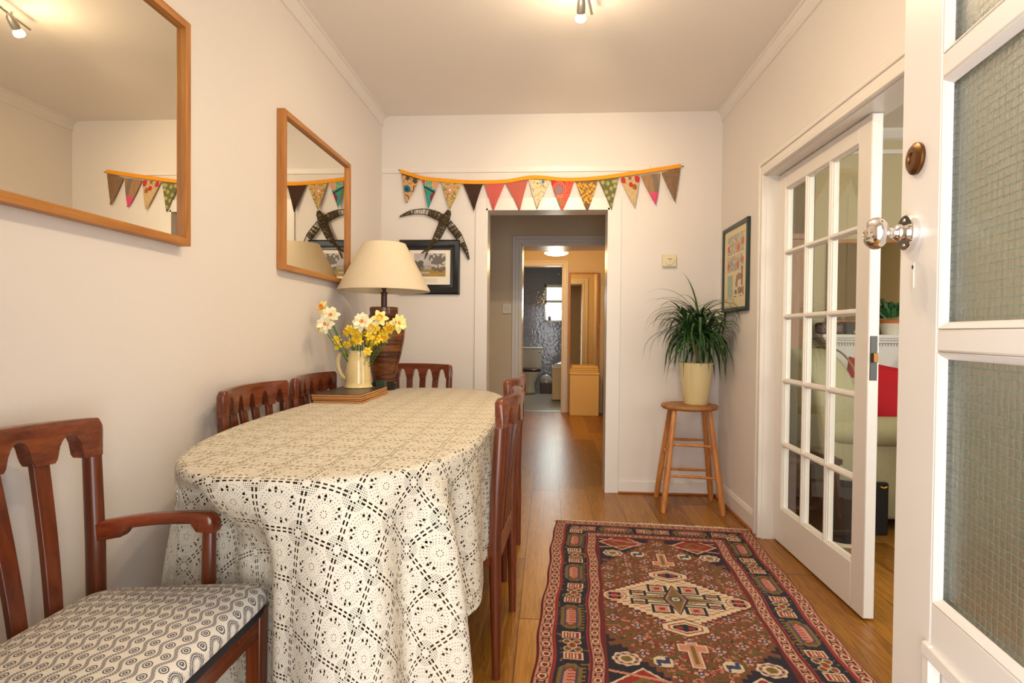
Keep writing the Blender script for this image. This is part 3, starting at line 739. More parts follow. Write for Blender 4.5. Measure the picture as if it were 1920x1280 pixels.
# ---------------------------------------------------------------- daffodils
def frame_to(dirv):
    dirv=Vector(dirv).normalized(); return dirv.to_track_quat('Z','Y').to_matrix()
def daffodil(pos,face,R,pm,cm,label,group,double=False,base=None):
    pos=Vector(pos); fm_=frame_to(face)
    t=thing('daffodil',label,'flower',tuple(pos),0,group)
    m=MB()
    for layer in range(2 if not double else 3):
        for k in range(3 if not double else 4):
            a=2*PI*k/(3 if not double else 4)+layer*PI/3+random.uniform(-.12,.12); L=R*(1-0.12*layer*(1 if double else 0.3))*random.uniform(.92,1.05); wd=L*0.30
            lift=random.uniform(-0.10,0.16)+(0.25*layer if double else 0.02*layer)
            rows=[]
            for q in (0.08,0.3,0.55,0.78,0.93,1.0):
                hw=wd*math.sin(PI*min(0.98,0.12+q*0.86))**0.75 if q<1 else 0.002*R
                z=L*(lift*q - 0.10*q*q)+0.003*layer
                rows.append([(q*L,-hw,z+0.18*hw),(q*L,0,z-0.05*hw),(q*L,hw,z+0.18*hw)])
            o=len(m.v); ca,sa=math.cos(a),math.sin(a)
            for r in rows:
                for x,y,z in r: m.v.append((x*ca-y*sa,x*sa+y*ca,z))
            for i in range(5):
                for q in range(2): m.f.append((o+i*3+q,o+i*3+q+1,o+(i+1)*3+q+1,o+(i+1)*3+q))
    m.xf(lambda p:fm_@p).build('petals',pm,t,True,angle=180,fixn=False)
    m=MB(); n=20; rg=[]
    cr=R*(0.30 if not double else 0.34); chh=R*(0.34 if not double else 0.16)
    for q,rs in ((0,0.45),(0.3,0.75),(0.7,0.88),(1.0,1.12)):
        rg.append([((cr*rs*(1+0.10*q*math.sin(5*2*PI*i/n)))*math.cos(2*PI*i/n),(cr*rs*(1+0.10*q*math.sin(5*2*PI*i/n)))*math.sin(2*PI*i/n),chh*q+R*0.02) for i in range(n)])
    m.loft(rg,cap=False); m.add([(0,0,R*0.03)]+[tuple(p) for p in rg[0]],[(0,i+1,(i+1)%n+1) for i in range(n)])
    if double:
        for k in range(7):
            a=k*0.9; m.sphere((cr*0.5*math.cos(a),cr*0.5*math.sin(a),chh*0.8),cr*0.32,6,5)
    m.xf(lambda p:fm_@p).build('corona',cm,t,True,angle=180,fixn=False)
    if base is None: base=(jx+random.uniform(-.022,.022),jy+random.uniform(-.022,.022),JZ+0.06)
    b=Vector(base)-pos; back=-(fm_@Vector((0,0,1)))*R*0.35
    pts=smooth_path([(0,0,0),back,back*1.4+Vector((0,0,-R*0.5)),b.lerp(back,0.45)+Vector((b.x*-0.04,0,0.0)),b],4)
    MB().tube(pts,[0.0022 if R>0.03 else 0.0014]*len(pts),6).build('stem','stem',t,True)
    return t
big=[((-1.118,2.70,1.216),(-.35,-.9,.15),0.042,'petal','corona','yellow daffodil with orange trumpet, topmost at the far left of the bunch',False),
 ((-1.060,2.66,1.176),(.1,-1,.3),0.052,'petalw','corona','pale double daffodil with orange frill, upper left of the bunch',True),
 ((-1.070,2.62,1.132),(-.1,-1,.1),0.050,'petalw','corona','pale double daffodil just below another at the left of the bunch',True),
 ((-1.115,2.68,1.118),(-.6,-.8,0),0.040,'petal','coronay','yellow daffodil at the lower far left, turned to the wall',False),
 ((-0.905,2.66,1.145),(.0,-1,.35),0.055,'petalw','corona','large white double daffodil in the middle of the bunch',True),
 ((-0.835,2.72,1.165),(.2,-1,.4),0.048,'petal','coronay','pale yellow daffodil right of centre, in front of the lamp neck',False),
 ((-0.738,2.70,1.140),(.75,-.7,.1),0.050,'petal','corona','pale daffodil with orange centre at the far right of the bunch',True)]
for p,fc_,R,pm,cm,lab,db in big: daffodil(p,fc_,R,pm,cm,lab,'daffodils in the cream jug',db)
daffodil((-0.790,2.73,1.118),(.3,-.9,-.3),0.036,'petaly','corona','yellow bloom hanging under the right-hand pale daffodil','daffodils in the cream jug')
daffodil((-0.872,2.71,1.118),(.1,-1,.1),0.042,'petal','coronay','pale yellow bloom low between the centre and right daffodils','daffodils in the cream jug')
daffodil((-0.880,2.67,1.002),(.4,-.9,.1),0.026,'petaly','coronay','single small yellow bloom drooping at the jug spout','daffodils in the cream jug')
small=[(-1.055,1.055),(-1.02,1.098),(-1.045,1.022),(-1.022,1.030),(-.99,1.092),(-.965,1.085),(-.945,1.105),(-.955,1.062),(-.975,1.045),(-.93,1.078),(-.925,1.050),(-.91,1.095),(-.90,1.060),(-.875,1.075),(-.86,1.092),(-.845,1.062),(-.83,1.088),(-.815,1.068),(-.985,1.112),(-.895,1.035),(-.865,1.045),(-.84,1.108)]
for i,(x,z) in enumerate(small):
    daffodil((x,2.72+random.uniform(-.06,.05),z),(random.uniform(-.7,.7),-1,random.uniform(-.3,.6)),random.uniform(0.023,0.030),'petaly',random.choice(['coronay','corona']),('small yellow narcissus at the left edge of the low cluster' if x<-1.0 else 'small yellow narcissus in the middle of the low cluster above the jug' if x<-.905 else 'small yellow narcissus at the right of the low cluster before the lamp body'),'small narcissi clustered in the jug')

lf=thing('daffodil_leaves','green strap leaves standing in the jug among the daffodil stems','leaves',(jx,jy,JZ+0.06),0)
m=MB()
for k in range(16):
    a=random.uniform(0,2*PI); tl=random.uniform(.03,.10); hgt=random.uniform(.17,.25); sd=Vector((-math.sin(a),math.cos(a),0))*0.0045
    pts=[Vector((.02*math.cos(a),.02*math.sin(a),0)).lerp(Vector((tl*math.cos(a),tl*math.sin(a),hgt)),q) for q in (0,.4,.75,1)]
    o=len(m.v)
    for i,p in enumerate(pts):
        ww=(1,1,.8,.15)[i]; m.v+=[tuple(p-sd*ww),tuple(p+sd*ww)]
    for i in range(3): m.f.append((o+i*2,o+i*2+1,o+i*2+3,o+i*2+2))
m.build('leaf_blades','stem',lf,True,fixn=False)

# ---------------------------------------------------------------- bunting
bt=thing('bunting','orange ribbon of thirteen patchwork fabric pennants over the passage opening','bunting',(-0.1,YB-0.012,2.18))
OX,OY,OZ=-0.1,YB-0.012,2.18
rp=smooth_path([(-1.045,0,2.222),(-0.95,0,2.192),(-0.859,0,2.168),(-0.633,0,2.146),(-0.484,0,2.140),(-0.298,0,2.146),(-0.114,0,2.172),(0.106,0,2.154),(0.324,0,2.162),(0.54,0,2.190),(0.718,0,2.215),(0.884,0,2.240)],6)
m=MB(); rg=[]
for p in rp:
    hh=0.0125; rg.append([(p.x-OX,-0.001,p.z-hh-OZ),(p.x-OX,-0.0115,p.z-hh-OZ),(p.x-OX,-0.0105,p.z+hh-OZ),(p.x-OX,-0.001,p.z+hh-OZ)])
m.loft(rg).build('ribbon','ribbon',bt,True,angle=60)
pen=[((-1.037,2.214),(-0.904,2.172),(-0.997,1.998)),((-0.896,2.176),(-0.761,2.152),(-0.842,1.96)),((-0.757,2.148),(-0.611,2.136),(-0.692,1.952)),((-0.607,2.136),(-0.462,2.131),(-0.523,1.94)),((-0.458,2.135),(-0.31,2.13),(-0.389,1.939)),((-0.306,2.13),(-0.151,2.147),(-0.208,1.938)),((-0.147,2.154),(-0.0,2.146),(-0.087,1.956)),((0.007,2.142),(0.167,2.145),(0.086,1.937)),((0.175,2.141),(0.327,2.143),(0.257,1.933)),((0.331,2.147),(0.468,2.157),(0.42,1.946)),((0.472,2.16),(0.612,2.173),(0.575,1.964)),((0.615,2.173),(0.747,2.19),(0.718,1.981)),((0.754,2.19),(0.882,2.225),(0.846,1.998))]
def P_(base): return np.tile(lin(base),(1,1))
def blob(c,mask,col): c[mask]=lin(col); return c
def pat(i,u,v):   # u across 0..1 at the top, v down 0..1
    n=len(u); c=np.tile(lin((180,150,120)),(n,1))
    X_=u*0.145; Y_=v*0.2
    if i==0:
        c[:]=lin((206,160,108)); blob(c,np.abs(vnoise(X_,Y_,38,1)-0.5)<0.05,(70,44,28)); blob(c,(np.hypot((u-.35)*1.3,(v-.14)*1.6)<.13)|(np.hypot((u-.75)*1.3,(v-.16)*1.6)<.16),(84,66,36)); blob(c,np.hypot((u-.42)*1.0,(v-.52)*1.35)<.17,(32,108,122)); blob(c,np.hypot((u-.42)*1.0,(v-.54)*1.35)<.08,(30,60,80)); blob(c,v<.10,(80,60,50))
    elif i==1:
        c[:]=lin((48,148,136)); blob(c,(u>.6)&(v<.34),(206,160,124)); blob(c,(u<.2)&(v<.2),(216,60,40)); blob(c,(np.abs(np.mod(u,0.09)-.045)<.014)&(v<.3)&(u<.6)&(u>.2),(214,200,120)); blob(c,np.hypot(u-.72,(v-.62)*1.2)<.19,(140,36,52)); blob(c,np.hypot(u-.22,(v-.5)*1.2)<.15,(90,130,50)); blob(c,np.abs(v-(.27+.22*u))<.03,(24,36,66))
    elif i==2:
        c[:]=lin((196,176,112)); blob(c,vnoise(X_,Y_,90,2)>.7,(150,120,60)); blob(c,vnoise(X_,Y_,70,3)>.78,(206,130,100)); a=np.arctan2(v-.3,u-.45); r=np.hypot(u-.45,v-.3); blob(c,(r<.16+.05*np.cos(5*a)),(208,150,116)); blob(c,r<.05,(226,216,180)); blob(c,(np.abs(np.mod(v*9+.3*np.sin(u*20),1)-.5)<.12)&(v>.55),(160,110,60))
    elif i==3:
        c[:]=lin((62,36,22)); c*= (0.85+0.3*vnoise(X_,Y_,200,4))[:,None]
    elif i==4:
        c[:]=lin((200,92,84)); c*=(0.9+0.2*vnoise(X_,Y_,300,5))[:,None]
    elif i==5:
        c[:]=lin((196,96,80)); blob(c,np.mod(u*17,1)<.22,(160,100,78))
    elif i==6:
        c[:]=lin((222,204,162)); blob(c,np.abs(vnoise(X_,Y_,34,6)-.5)<.04,(170,130,84)); blob(c,vnoise(X_,Y_,95,7)>.86,(70,66,90)); blob(c,np.hypot(u-.68,v-.06)<.07,(70,130,160)); blob(c,(v>.8)&(u<.42),(60,80,140))
    elif i==7:
        c[:]=lin((206,48,36)); a=np.arctan2(v-.3,u-.35); r=np.hypot(u-.35,v-.3); blob(c,(np.mod(r*16,1)<.5)&(r<.3),(196,130,110)); blob(c,(r<.16),(150,120,130)); blob(c,(np.mod(np.abs(u-.5)*10+v*14,1)<.36)&(v>.45),(214,150,110)); blob(c,(np.hypot(u-.4,v-.72)<.10),(156,128,84)); blob(c,(np.mod(u*14+3*np.sin(v*18),1)<.25)&(u>.6)&(v<.5),(220,160,120))
    elif i==8:
        c[:]=lin((128,92,64)); q=np.sin(u*22+5*np.sin(v*13))+np.sin(v*30+3*np.sin(u*17)); blob(c,(q>0.1)&(v>.06)&(v<.74),(226,166,50)); blob(c,(np.abs(q+.4)<.18)&(v<.74)&(v>.1),(226,166,50))
    elif i==9:
        c[:]=lin((104,106,58))
        for (a,b) in ((.2,.1),(.45,.14),(.75,.1),(.32,.42),(.6,.32),(.8,.25),(.42,.62),(.66,.55),(.55,.85),(.9,.1)):
            r=np.hypot(u-a,(v-b)*1.3); blob(c,(r<.085)&(r>.045),(186,172,116)); blob(c,r<.025,(210,196,140))
    elif i==10:
        c[:]=lin((214,190,140)); q=np.sin(u*40+4*np.sin(v*24))*np.sin(v*44+3*np.sin(u*22)); blob(c,np.abs(q)<.16,(150,92,50)); blob(c,(np.hypot(u-.18,v-.1)<.11)|(np.hypot(u-.84,v-.1)<.13)|(np.hypot(u-.5,v-.27)<.09),(190,50,50)); blob(c,(np.hypot(u-.66,v-.36)<.1)|(np.hypot(u-.5,v-.04)<.07),(150,96,44))
    elif i==11:
        c[:]=lin((160,124,88)); c*=(0.85+.35*vnoise(X_*3,Y_*.3,80,8))[:,None]; blob(c,np.abs(u-.68)<.12,(130,112,98)); blob(c,v>.60,(214,78,116))
    else:
        c[:]=lin((134,104,76)); c*=(0.7+.6*vnoise(X_*2,Y_*.6,220,9))[:,None]
    return c
plab=['tan floral pennant with blue flower','teal pennant with dark red spot','beige pennant with pink flower','plain dark brown pennant','dusty red pennant','red striped pennant','cream pennant with faint print','bright red paisley pennant','brown pennant with yellow scrolls','green pennant with pale circles','cream pennant with red flowers','tan pennant with pink tip','plain grey-brown pennant']
for i,(a,b,c) in enumerate(pen):
    nu,nv=44,60
    def fn(u,v,i=i,a=a,b=b,c=c):
        w_=(1-v)**(0.92)+0.10*math.sin(PI*v)*(-1 if i in(1,3,4,5,9) else 1)*(0.5 if i%2 else 0.2)
        w_=max(0.035*(v>0),w_) if v<0.985 else 0.02
        mxp=(a[0]+b[0])/2+(c[0]-(a[0]+b[0])/2)*v; hw=(b[0]-a[0])/2*w_
        zt_=a[1]+(b[1]-a[1])*u+0.004; z=zt_+(c[1]-zt_)*v
        return (mxp+(u-0.5)*2*hw-OX, -0.004-0.006*v-0.006*math.sin(u*5+i)*v-0.010*v*(0.6+0.4*math.sin(i*2.1)), z-OZ)
    g=grid(nu,nv,fn); o=g.build('pennant','flag',bt,True,angle=180,fixn=False); o['label']=plab[i]
    U=np.tile(np.linspace(0,1,nu+1),nv+1); V=np.repeat(np.linspace(0,1,nv+1),nu+1)
    W_=(1-V)**.92; paint(o,pat(i,0.5+(U-0.5)*np.maximum(W_,.05),V))
    md=o.modifiers.new('thickness','SOLIDIFY'); md.thickness=0.0016
m=MB()
for (x,z) in ((-1.056,2.232),(0.900,2.238),(-0.118,2.182)): m.tube([(x-OX,0.010,z-OZ),(x-OX,-0.010,z-OZ)],0.0028,8)
m.tube([(-1.056-OX,-0.004,2.232-OZ),(-1.035-OX,-0.003,2.222-OZ)],0.0014,6).tube([(0.900-OX,-0.004,2.238-OZ),(0.880-OX,-0.003,2.238-OZ)],0.0014,6)
m.build('tack','dark',bt,True)

# ---------------------------------------------------------------- woven willow bird
wb_=thing('willow_bird','woven willow swallow hung above the black-framed picture','wall ornament',(-0.75,YB,1.86))
def limb(pts,rads,turns,open_ranges=(),seed=0):
    pts=smooth_path(pts,10); n_=len(pts); rads=np.interp(np.linspace(0,1,n_),np.linspace(0,1,len(rads)),rads)
    m=MB(); R_=random.Random(seed)
    def nrm(i):
        t=(pts[min(i+1,n_-1)]-pts[max(i-1,0)]).normalized(); return Vector((-t.z,0,t.x))
    for s_ in (-1,1):
        m.tube([pts[i]+nrm(i)*rads[i]*s_*0.94 for i in range(n_)],[0.0030]*n_,6)
    q=0.0; k=0
    while q<0.985:
        op=any(a<q<b for a,b in open_ranges); dq=(1.0/turns)*(1.0 if not op else 2.4); q+=dq*R_.uniform(.8,1.2)
        i=min(n_-1,int(q*(n_-1))); i2=min(n_-1,max(0,i+R_.choice((-2,-1,0,1,2)) if not op else i+R_.choice((-1,0,1))))
        r=rads[i]*R_.uniform(1.0,1.18); nA=nrm(i); A=pts[i]-nA*r; B=pts[i2]+nA*r
        bul=rads[i]*0.55+0.003
        m.tube([A,A.lerp(B,.25)+Vector((0,-bul,0)),A.lerp(B,.5)+Vector((0,-bul*1.25,0)),A.lerp(B,.75)+Vector((0,-bul,0)),B],R_.uniform(.0016,.0026) if not op else 0.0016,5)
        if not op: m.tube([A,A.lerp(B,.5)+Vector((0,bul*0.5,0)),B],0.002,5)
    return m
def L3(x,z,y=-0.022): return (x+0.75,y,z-1.86)
limb([L3(-1.044,1.905),L3(-.985,1.928),L3(-.928,1.938),L3(-.86,1.936),L3(-.80,1.918),L3(-.745,1.89)],[.002,.012,.017,.021,.026,.026],62,((.30,.62),),1).build('left_wing','twig',wb_,True)
limb([L3(-.715,1.875),L3(-.672,1.82),L3(-.63,1.765),L3(-.595,1.70),L3(-.572,1.65),L3(-.557,1.605)],[.020,.026,.024,.018,.011,.002],60,((.44,.52),),2).build('right_wing','twig',wb_,True)
limb([L3(-.697,1.945,-.03),L3(-.712,1.905,-.03),L3(-.738,1.85,-.03),L3(-.77,1.78,-.03),L3(-.805,1.725,-.025)],[.010,.024,.030,.026,.015],66,(),3).build('body','twig',wb_,True)
limb([L3(-.800,1.735),L3(-.835,1.69),L3(-.890,1.650)],[.013,.007,.001],20,(),4).build('tail','twig',wb_,True)
limb([L3(-.805,1.725),L3(-.84,1.68),L3(-.866,1.612)],[.011,.006,.001],20,(),5).build('tail','twig',wb_,True)

# ---------------------------------------------------------------- black framed landscape picture
pc=thing('framed_picture','landscape print in a wide black frame behind the lamp shade','picture',(-0.835,YB,1.553))
fo=(-0.214,0.214,-0.190,0.190); fi=(-0.144,0.146,-0.122,0.120)
m=MB()
def mitre(m,o,i,prof):   # prof: list of (t 0 outer..1 inner, y)
    ring=[]
    for t,y in prof:
        x0=o[0]+(i[0]-o[0])*t; x1=o[1]+(i[1]-o[1])*t; z0=o[2]+(i[2]-o[2])*t; z1=o[3]+(i[3]-o[3])*t
        ring.append([(x0,y,z0),(x1,y,z0),(x1,y,z1),(x0,y,z1)])
    m.loft(ring,cap=False)
mitre(m,fo,fi,[(0,0),(0,-0.020),(0.15,-0.026),(0.4,-0.022),(0.75,-0.012),(0.9,-0.014),(1.0,-0.012),(1.0,0)])
m.build('frame','black',pc,True,angle=25)
MB().box(fi[0]-.002,fi[1]+.002,-0.008,-0.002,fi[2]-.002,fi[3]+.002).build('mount','candle',pc)
nu,nv=110,84
g=grid(nu,nv,lambda u,v:(-0.111+0.223*u,-0.0095,-0.065+0.162*v)); o=g.build('print','print',pc,False,fixn=False)
U=np.tile(np.linspace(0,1,nu+1),nv+1); V=np.repeat(np.linspace(0,1,nv+1),nu+1)
c=np.tile(lin((192,186,186)),(len(U),1)); c*= (0.85+.25*vnoise(U,V,6,1))[:,None]
mm=V<.30; c[mm]=lin((150,128,72)); mm=(V<.16)&(vnoise(U,V*3,5,2)>.4); c[mm]=lin((172,138,60)); mm=(V>.12)&(V<.2)&(U<.5); c[mm]=lin((178,178,186))
mm=(V>.26)&(V<.42)&(vnoise(U,V,9,3)>.32); c[mm]=lin((110,108,84)); mm=(V>.30)&(V<.5)&(U>.32)&(U<.56); c[mm]=lin((176,170,160)); mm=(V>.30)&(V<.48)&(U>.32)&(U<.56)&(np.mod(U*40,1)<.35); c[mm]=lin((134,128,126))
mm=(np.hypot((U-.14)*1.0,(V-.5)*.8)<.15*(.6+.8*vnoise(U,V,16,4))); c[mm]=lin((96,90,84)); mm=(np.hypot((U-.78)*.8,(V-.72))<.24*(.4+.95*vnoise(U,V,15,5))); c[mm]=lin((112,104,98)); mm=(np.abs(U-.78-.02*np.sin(V*9))<.018)&(V>.2)&(V<.75); c[mm]=lin((120,96,80)); mm=(V>.18)&(V<.34)&(U>.66)&(vnoise(U,V,14,6)>.45); c[mm]=lin((120,90,60))
paint(o,c)
MB().box(-0.066,0.052,-0.0095,-0.008,-0.104,-0.078).build('caption_card','whiteplastic',pc)

# framed print on right wall
pr2=thing('framed_print','tall colourful abstract print in a thin dark green frame on the right wall','picture',(XR,3.55,1.515))
fo=(-0.232,0.232,-0.272,0.272); fi=(-0.208,0.208,-0.246,0.246); MAT['dgreen']=plain('dark_green_frame',S(42,58,54),0.35)
m=MB(); mitre(m,fo,fi,[(0,0),(0,0.018),(0.3,0.022),(1,0.018),(1,0)]); m.xf(lambda p:Vector((-p.y,p.x,p.z))).build('frame','dgreen',pr2,False,0.001)
nu,nv=130,170
g=grid(nu,nv,lambda u,v:(-0.010,0.209-0.418*u,-0.247+0.494*v)); o=g.build('print','print',pr2,False,fixn=False)
U=np.tile(np.linspace(0,1,nu+1),nv+1); V=np.repeat(np.linspace(0,1,nv+1),nu+1)
c=np.tile(lin((222,206,170)),(len(U),1)); n1=vnoise(U,V*1.4,13,1); n2=vnoise(U,V*1.4,22,2); n3=vnoise(U,V*1.4,9,3)
pal=[(158,178,160),(150,162,176),(176,186,184),(190,190,152),(208,156,128),(176,152,130)]
for z0,z1 in ((.68,.92),(.46,.655)):
    box=(U>.14)&(U<.88)&(V>z0)&(V<z1)
    for k,cc in enumerate(pal): c[box&(np.floor(vnoise(U,V*1.4,15,5+z0)*8)==k+1)&(n2>.25)]=lin(cc)
    for cx,cz in ((.2,z0+.08),(.62,z0+.07),(.8,z0+.12)): c[box&(np.hypot(U-cx,(V-cz)*1.3)<.055)]=lin((206,112,90))
c[(U>.16)&(U<.40)&(V>.13)&(V<.42)&(n2>.2)]=lin((160,184,160)); c[(U>.42)&(U<.88)&(V>.14)&(V<.44)&(n3>.62)]=lin((168,128,110)); c[(np.abs(U-.80)<.03)&(V>.26)&(V<.5)]=lin((130,96,80)); c[(U>.44)&(U<.80)&(V>.13)&(V<.22)&(n2>.5)]=lin((110,110,106))
paint(o,c)
MB().box(-0.008,-0.002,-0.21,0.21,-0.248,0.248).build('backing_board','candle',pr2)

# thermostat
th=thing('thermostat','small square cream thermostat with round dial on the back wall','thermostat',(0.816,YB,1.599))
MB().box(-0.046,0.046,-0.026,0,-0.041,0.041).build('housing','beigeplastic',th,False,0.004)
m=MB(); m.loft([[(r*math.cos(2*PI*j/36),y,-0.004+r*math.sin(2*PI*j/36)) for j in range(36)] for r,y in ((0.028,-0.026),(0.028,-0.031),(0.025,-0.033),(0.010,-0.033),(0.009,-0.036),(0.0,-0.036))]); m.build('dial','beigeplastic',th,True,angle=30)
MB().box(-0.014,0.014,-0.0335,-0.0325,0.008,0.012).build('dial_marks','dark',th)

# ---------------------------------------------------------------- stool + plant
st=thing('wooden_stool','round-topped pine stool with splayed legs holding the pot plant','stool',(0.905,3.625,0),math.radians(-4))
sh=0.655
MB().lathe([(0.0,sh-0.032),(0.155,sh-0.032),(0.170,sh-0.028),(0.177,sh-0.018),(0.177,sh-0.010),(0.171,sh-0.002),(0.160,sh),(0.0,sh-0.002)],n=64,sx=1.0,sy=0.9).build('seat','pinetop',st,True,angle=50)
foot={}; top={}
for sx in (-1,1):
    for sy in (-1,1):
        f=Vector((sx*0.178,sy*0.170,0)); t_=Vector((sx*0.105,sy*0.085,sh-0.028)); foot[sx,sy]=f; top[sx,sy]=t_
        MB().tube([f,f.lerp(t_,.05),f.lerp(t_,.35),t_],[0.0155,0.0175,0.0185,0.0145],14).build('leg','pine',st,True)
def atz(sx,sy,z): 
    q=z/(sh-0.028); return foot[sx,sy].lerp(top[sx,sy],q)
for (a,b,z,r) in (((-1,-1),(1,-1),0.222,0.0085),((-1,-1),(1,-1),0.412,0.0085),((-1,1),(1,1),0.405,0.0085),((-1,-1),(-1,1),0.345,0.0085),((1,-1),(1,1),0.345,0.0085),((-1,1),(1,1),0.20,0.0085)):
    MB().tube([atz(*a,z),atz(*a,z).lerp(atz(*b,z),.5),atz(*b,z-0.006*(a[1]==-1 and b[1]==-1))],[r*.8,r*1.15,r*.8],10).build('rung','pine',st,True)
pp=thing('potted_plant','spiky dracaena in a tall cream pot standing on the pine stool','plant',(0.945,3.63,sh))
MB().lathe([(0.0,0.0),(0.072,0.0),(0.075,0.003),(0.104,0.255),(0.107,0.262),(0.104,0.265),(0.099,0.262),(0.097,0.235),(0.0,0.235)],n=56).build('pot','creampot',pp,True,angle=45)
MB().lathe([(0.0,0.238),(0.096,0.238)],n=24,cap=False).add([(0,0,.238)]+[(0.097*math.cos(2*PI*i/24),0.097*math.sin(2*PI*i/24),.238) for i in range(24)],[(0,i+1,(i+1)%24+1) for i in range(24)]).build('soil','soil',pp)
m=MB(); m.tube(smooth_path([(0.012,0,.235),(0.008,0,.30),(0.0,0,.345)],4),0.0115,10); crowns=[(-0.065,-.02,.50),(0.015,0.0,.56),(0.07,0.01,.49),(-0.015,-.05,.46)]
for cc in crowns: m.tube(smooth_path([(0.0,0,.335),(cc[0]*.6,cc[1]*.6,.40),cc],4),0.008,8)
m.build('trunk','trunk',pp,True)
m=MB(); R_=random.Random(5)
def leaf(m,base,az,el,L,w0,droop):
    n_=12; p=Vector(base); seg=L/n_; e=el; rows=[]
    for k in range(n_+1):
        q=k/n_; hw=w0*(0.55+0.9*math.sin(PI*min(1,q*0.9+0.12)))*0.5*(1-q**3)+0.0003
        dirv=Vector((math.cos(az)*math.cos(e),math.sin(az)*math.cos(e),math.sin(e))); sd=Vector((-math.sin(az),math.cos(az),0))
        up=sd.cross(dirv)
        # keep clear of the two walls
        q_=Vector(p); q_.x=min(q_.x,0.205); q_.y=min(q_.y,0.225)
        rows.append([q_-sd*hw+up*hw*.3,q_,q_+sd*hw+up*hw*.3]); p=p+dirv*seg; e=max(-1.45,e-droop*(0.25+1.3*q)*(1/n_)*3.2)
    o=len(m.v)
    for r in rows: m.v+= [tuple(x) for x in r]
    for i in range(n_):
        for k in range(2): m.f.append((o+i*3+k,o+i*3+k+1,o+(i+1)*3+k+1,o+(i+1)*3+k))
for ci,cc in enumerate(crowns):
    for k in range(50):
        az=R_.uniform(0,2*PI); el=R_.uniform(-0.5,1.45) ; L=R_.uniform(.26,.42) if el<1.0 else R_.uniform(.18,.30)
        b0=(cc[0]+R_.uniform(-.008,.008),cc[1]+R_.uniform(-.008,.008),cc[2]+R_.uniform(-.07,.01)); 
        leaf(m,b0,az,el,L,R_.uniform(.010,.016),R_.uniform(.55,1.05))
for az,el,L,dr in ((3.1,.7,.42,.62),(3.3,.5,.46,.9),(2.9,.9,.40,.9),(0.1,.25,.34,.25),(-.3,.8,.38,.8),(3.6,.3,.42,.8),(2.0,1.3,.36,.3),(-1.0,.9,.34,1.0),(3.0,1.0,.44,.75)):
    leaf(m,crowns[1],az,el,L,.009,dr)
m.build('foliage','leaf',pp,True,angle=180,fixn=False)

# ---------------------------------------------------------------- rug
RW,RL=1.085,1.82
rug=thing('persian_rug','patterned red and navy wool rug with pale fringe on the oak floor','rug',(0.535,2.318,0),math.radians(-3.6))
nu,nv=372,620
U=(np.tile(np.linspace(-1,1,nu+1),nv+1))*RW/2; V=(np.repeat(np.linspace(-1,1,nv+1),nu+1))*RL/2
g=MB(); wob=0.004*np.sin(V*9)+0.003*np.sin(V*23)
zz=0.0085+0.0006*np.sin(U*300)
edge=np.minimum(RW/2-np.abs(U),RL/2-np.abs(V)); zz=np.where(edge<0.0035,0.001,zz)
g.v=[(float(a+b),float(c_),float(z_)) for a,b,c_,z_ in zip(U,wob*(np.abs(U)>0.3),V,zz)]
g.f=[(j*(nu+1)+i,j*(nu+1)+i+1,(j+1)*(nu+1)+i+1,(j+1)*(nu+1)+i) for j in range(nv) for i in range(nu)]
ro_=g.build('rug_pile','rug',rug,True,angle=180,fixn=False)
NAVY=(38,32,46); BLUE=(54,64,102); RED=(150,46,40); DRED=(104,34,34); PINK=(198,134,108); CREAM=(214,192,156); OLIVE=(122,98,50); BROWN=(118,72,44); BLACK=(34,26,30)
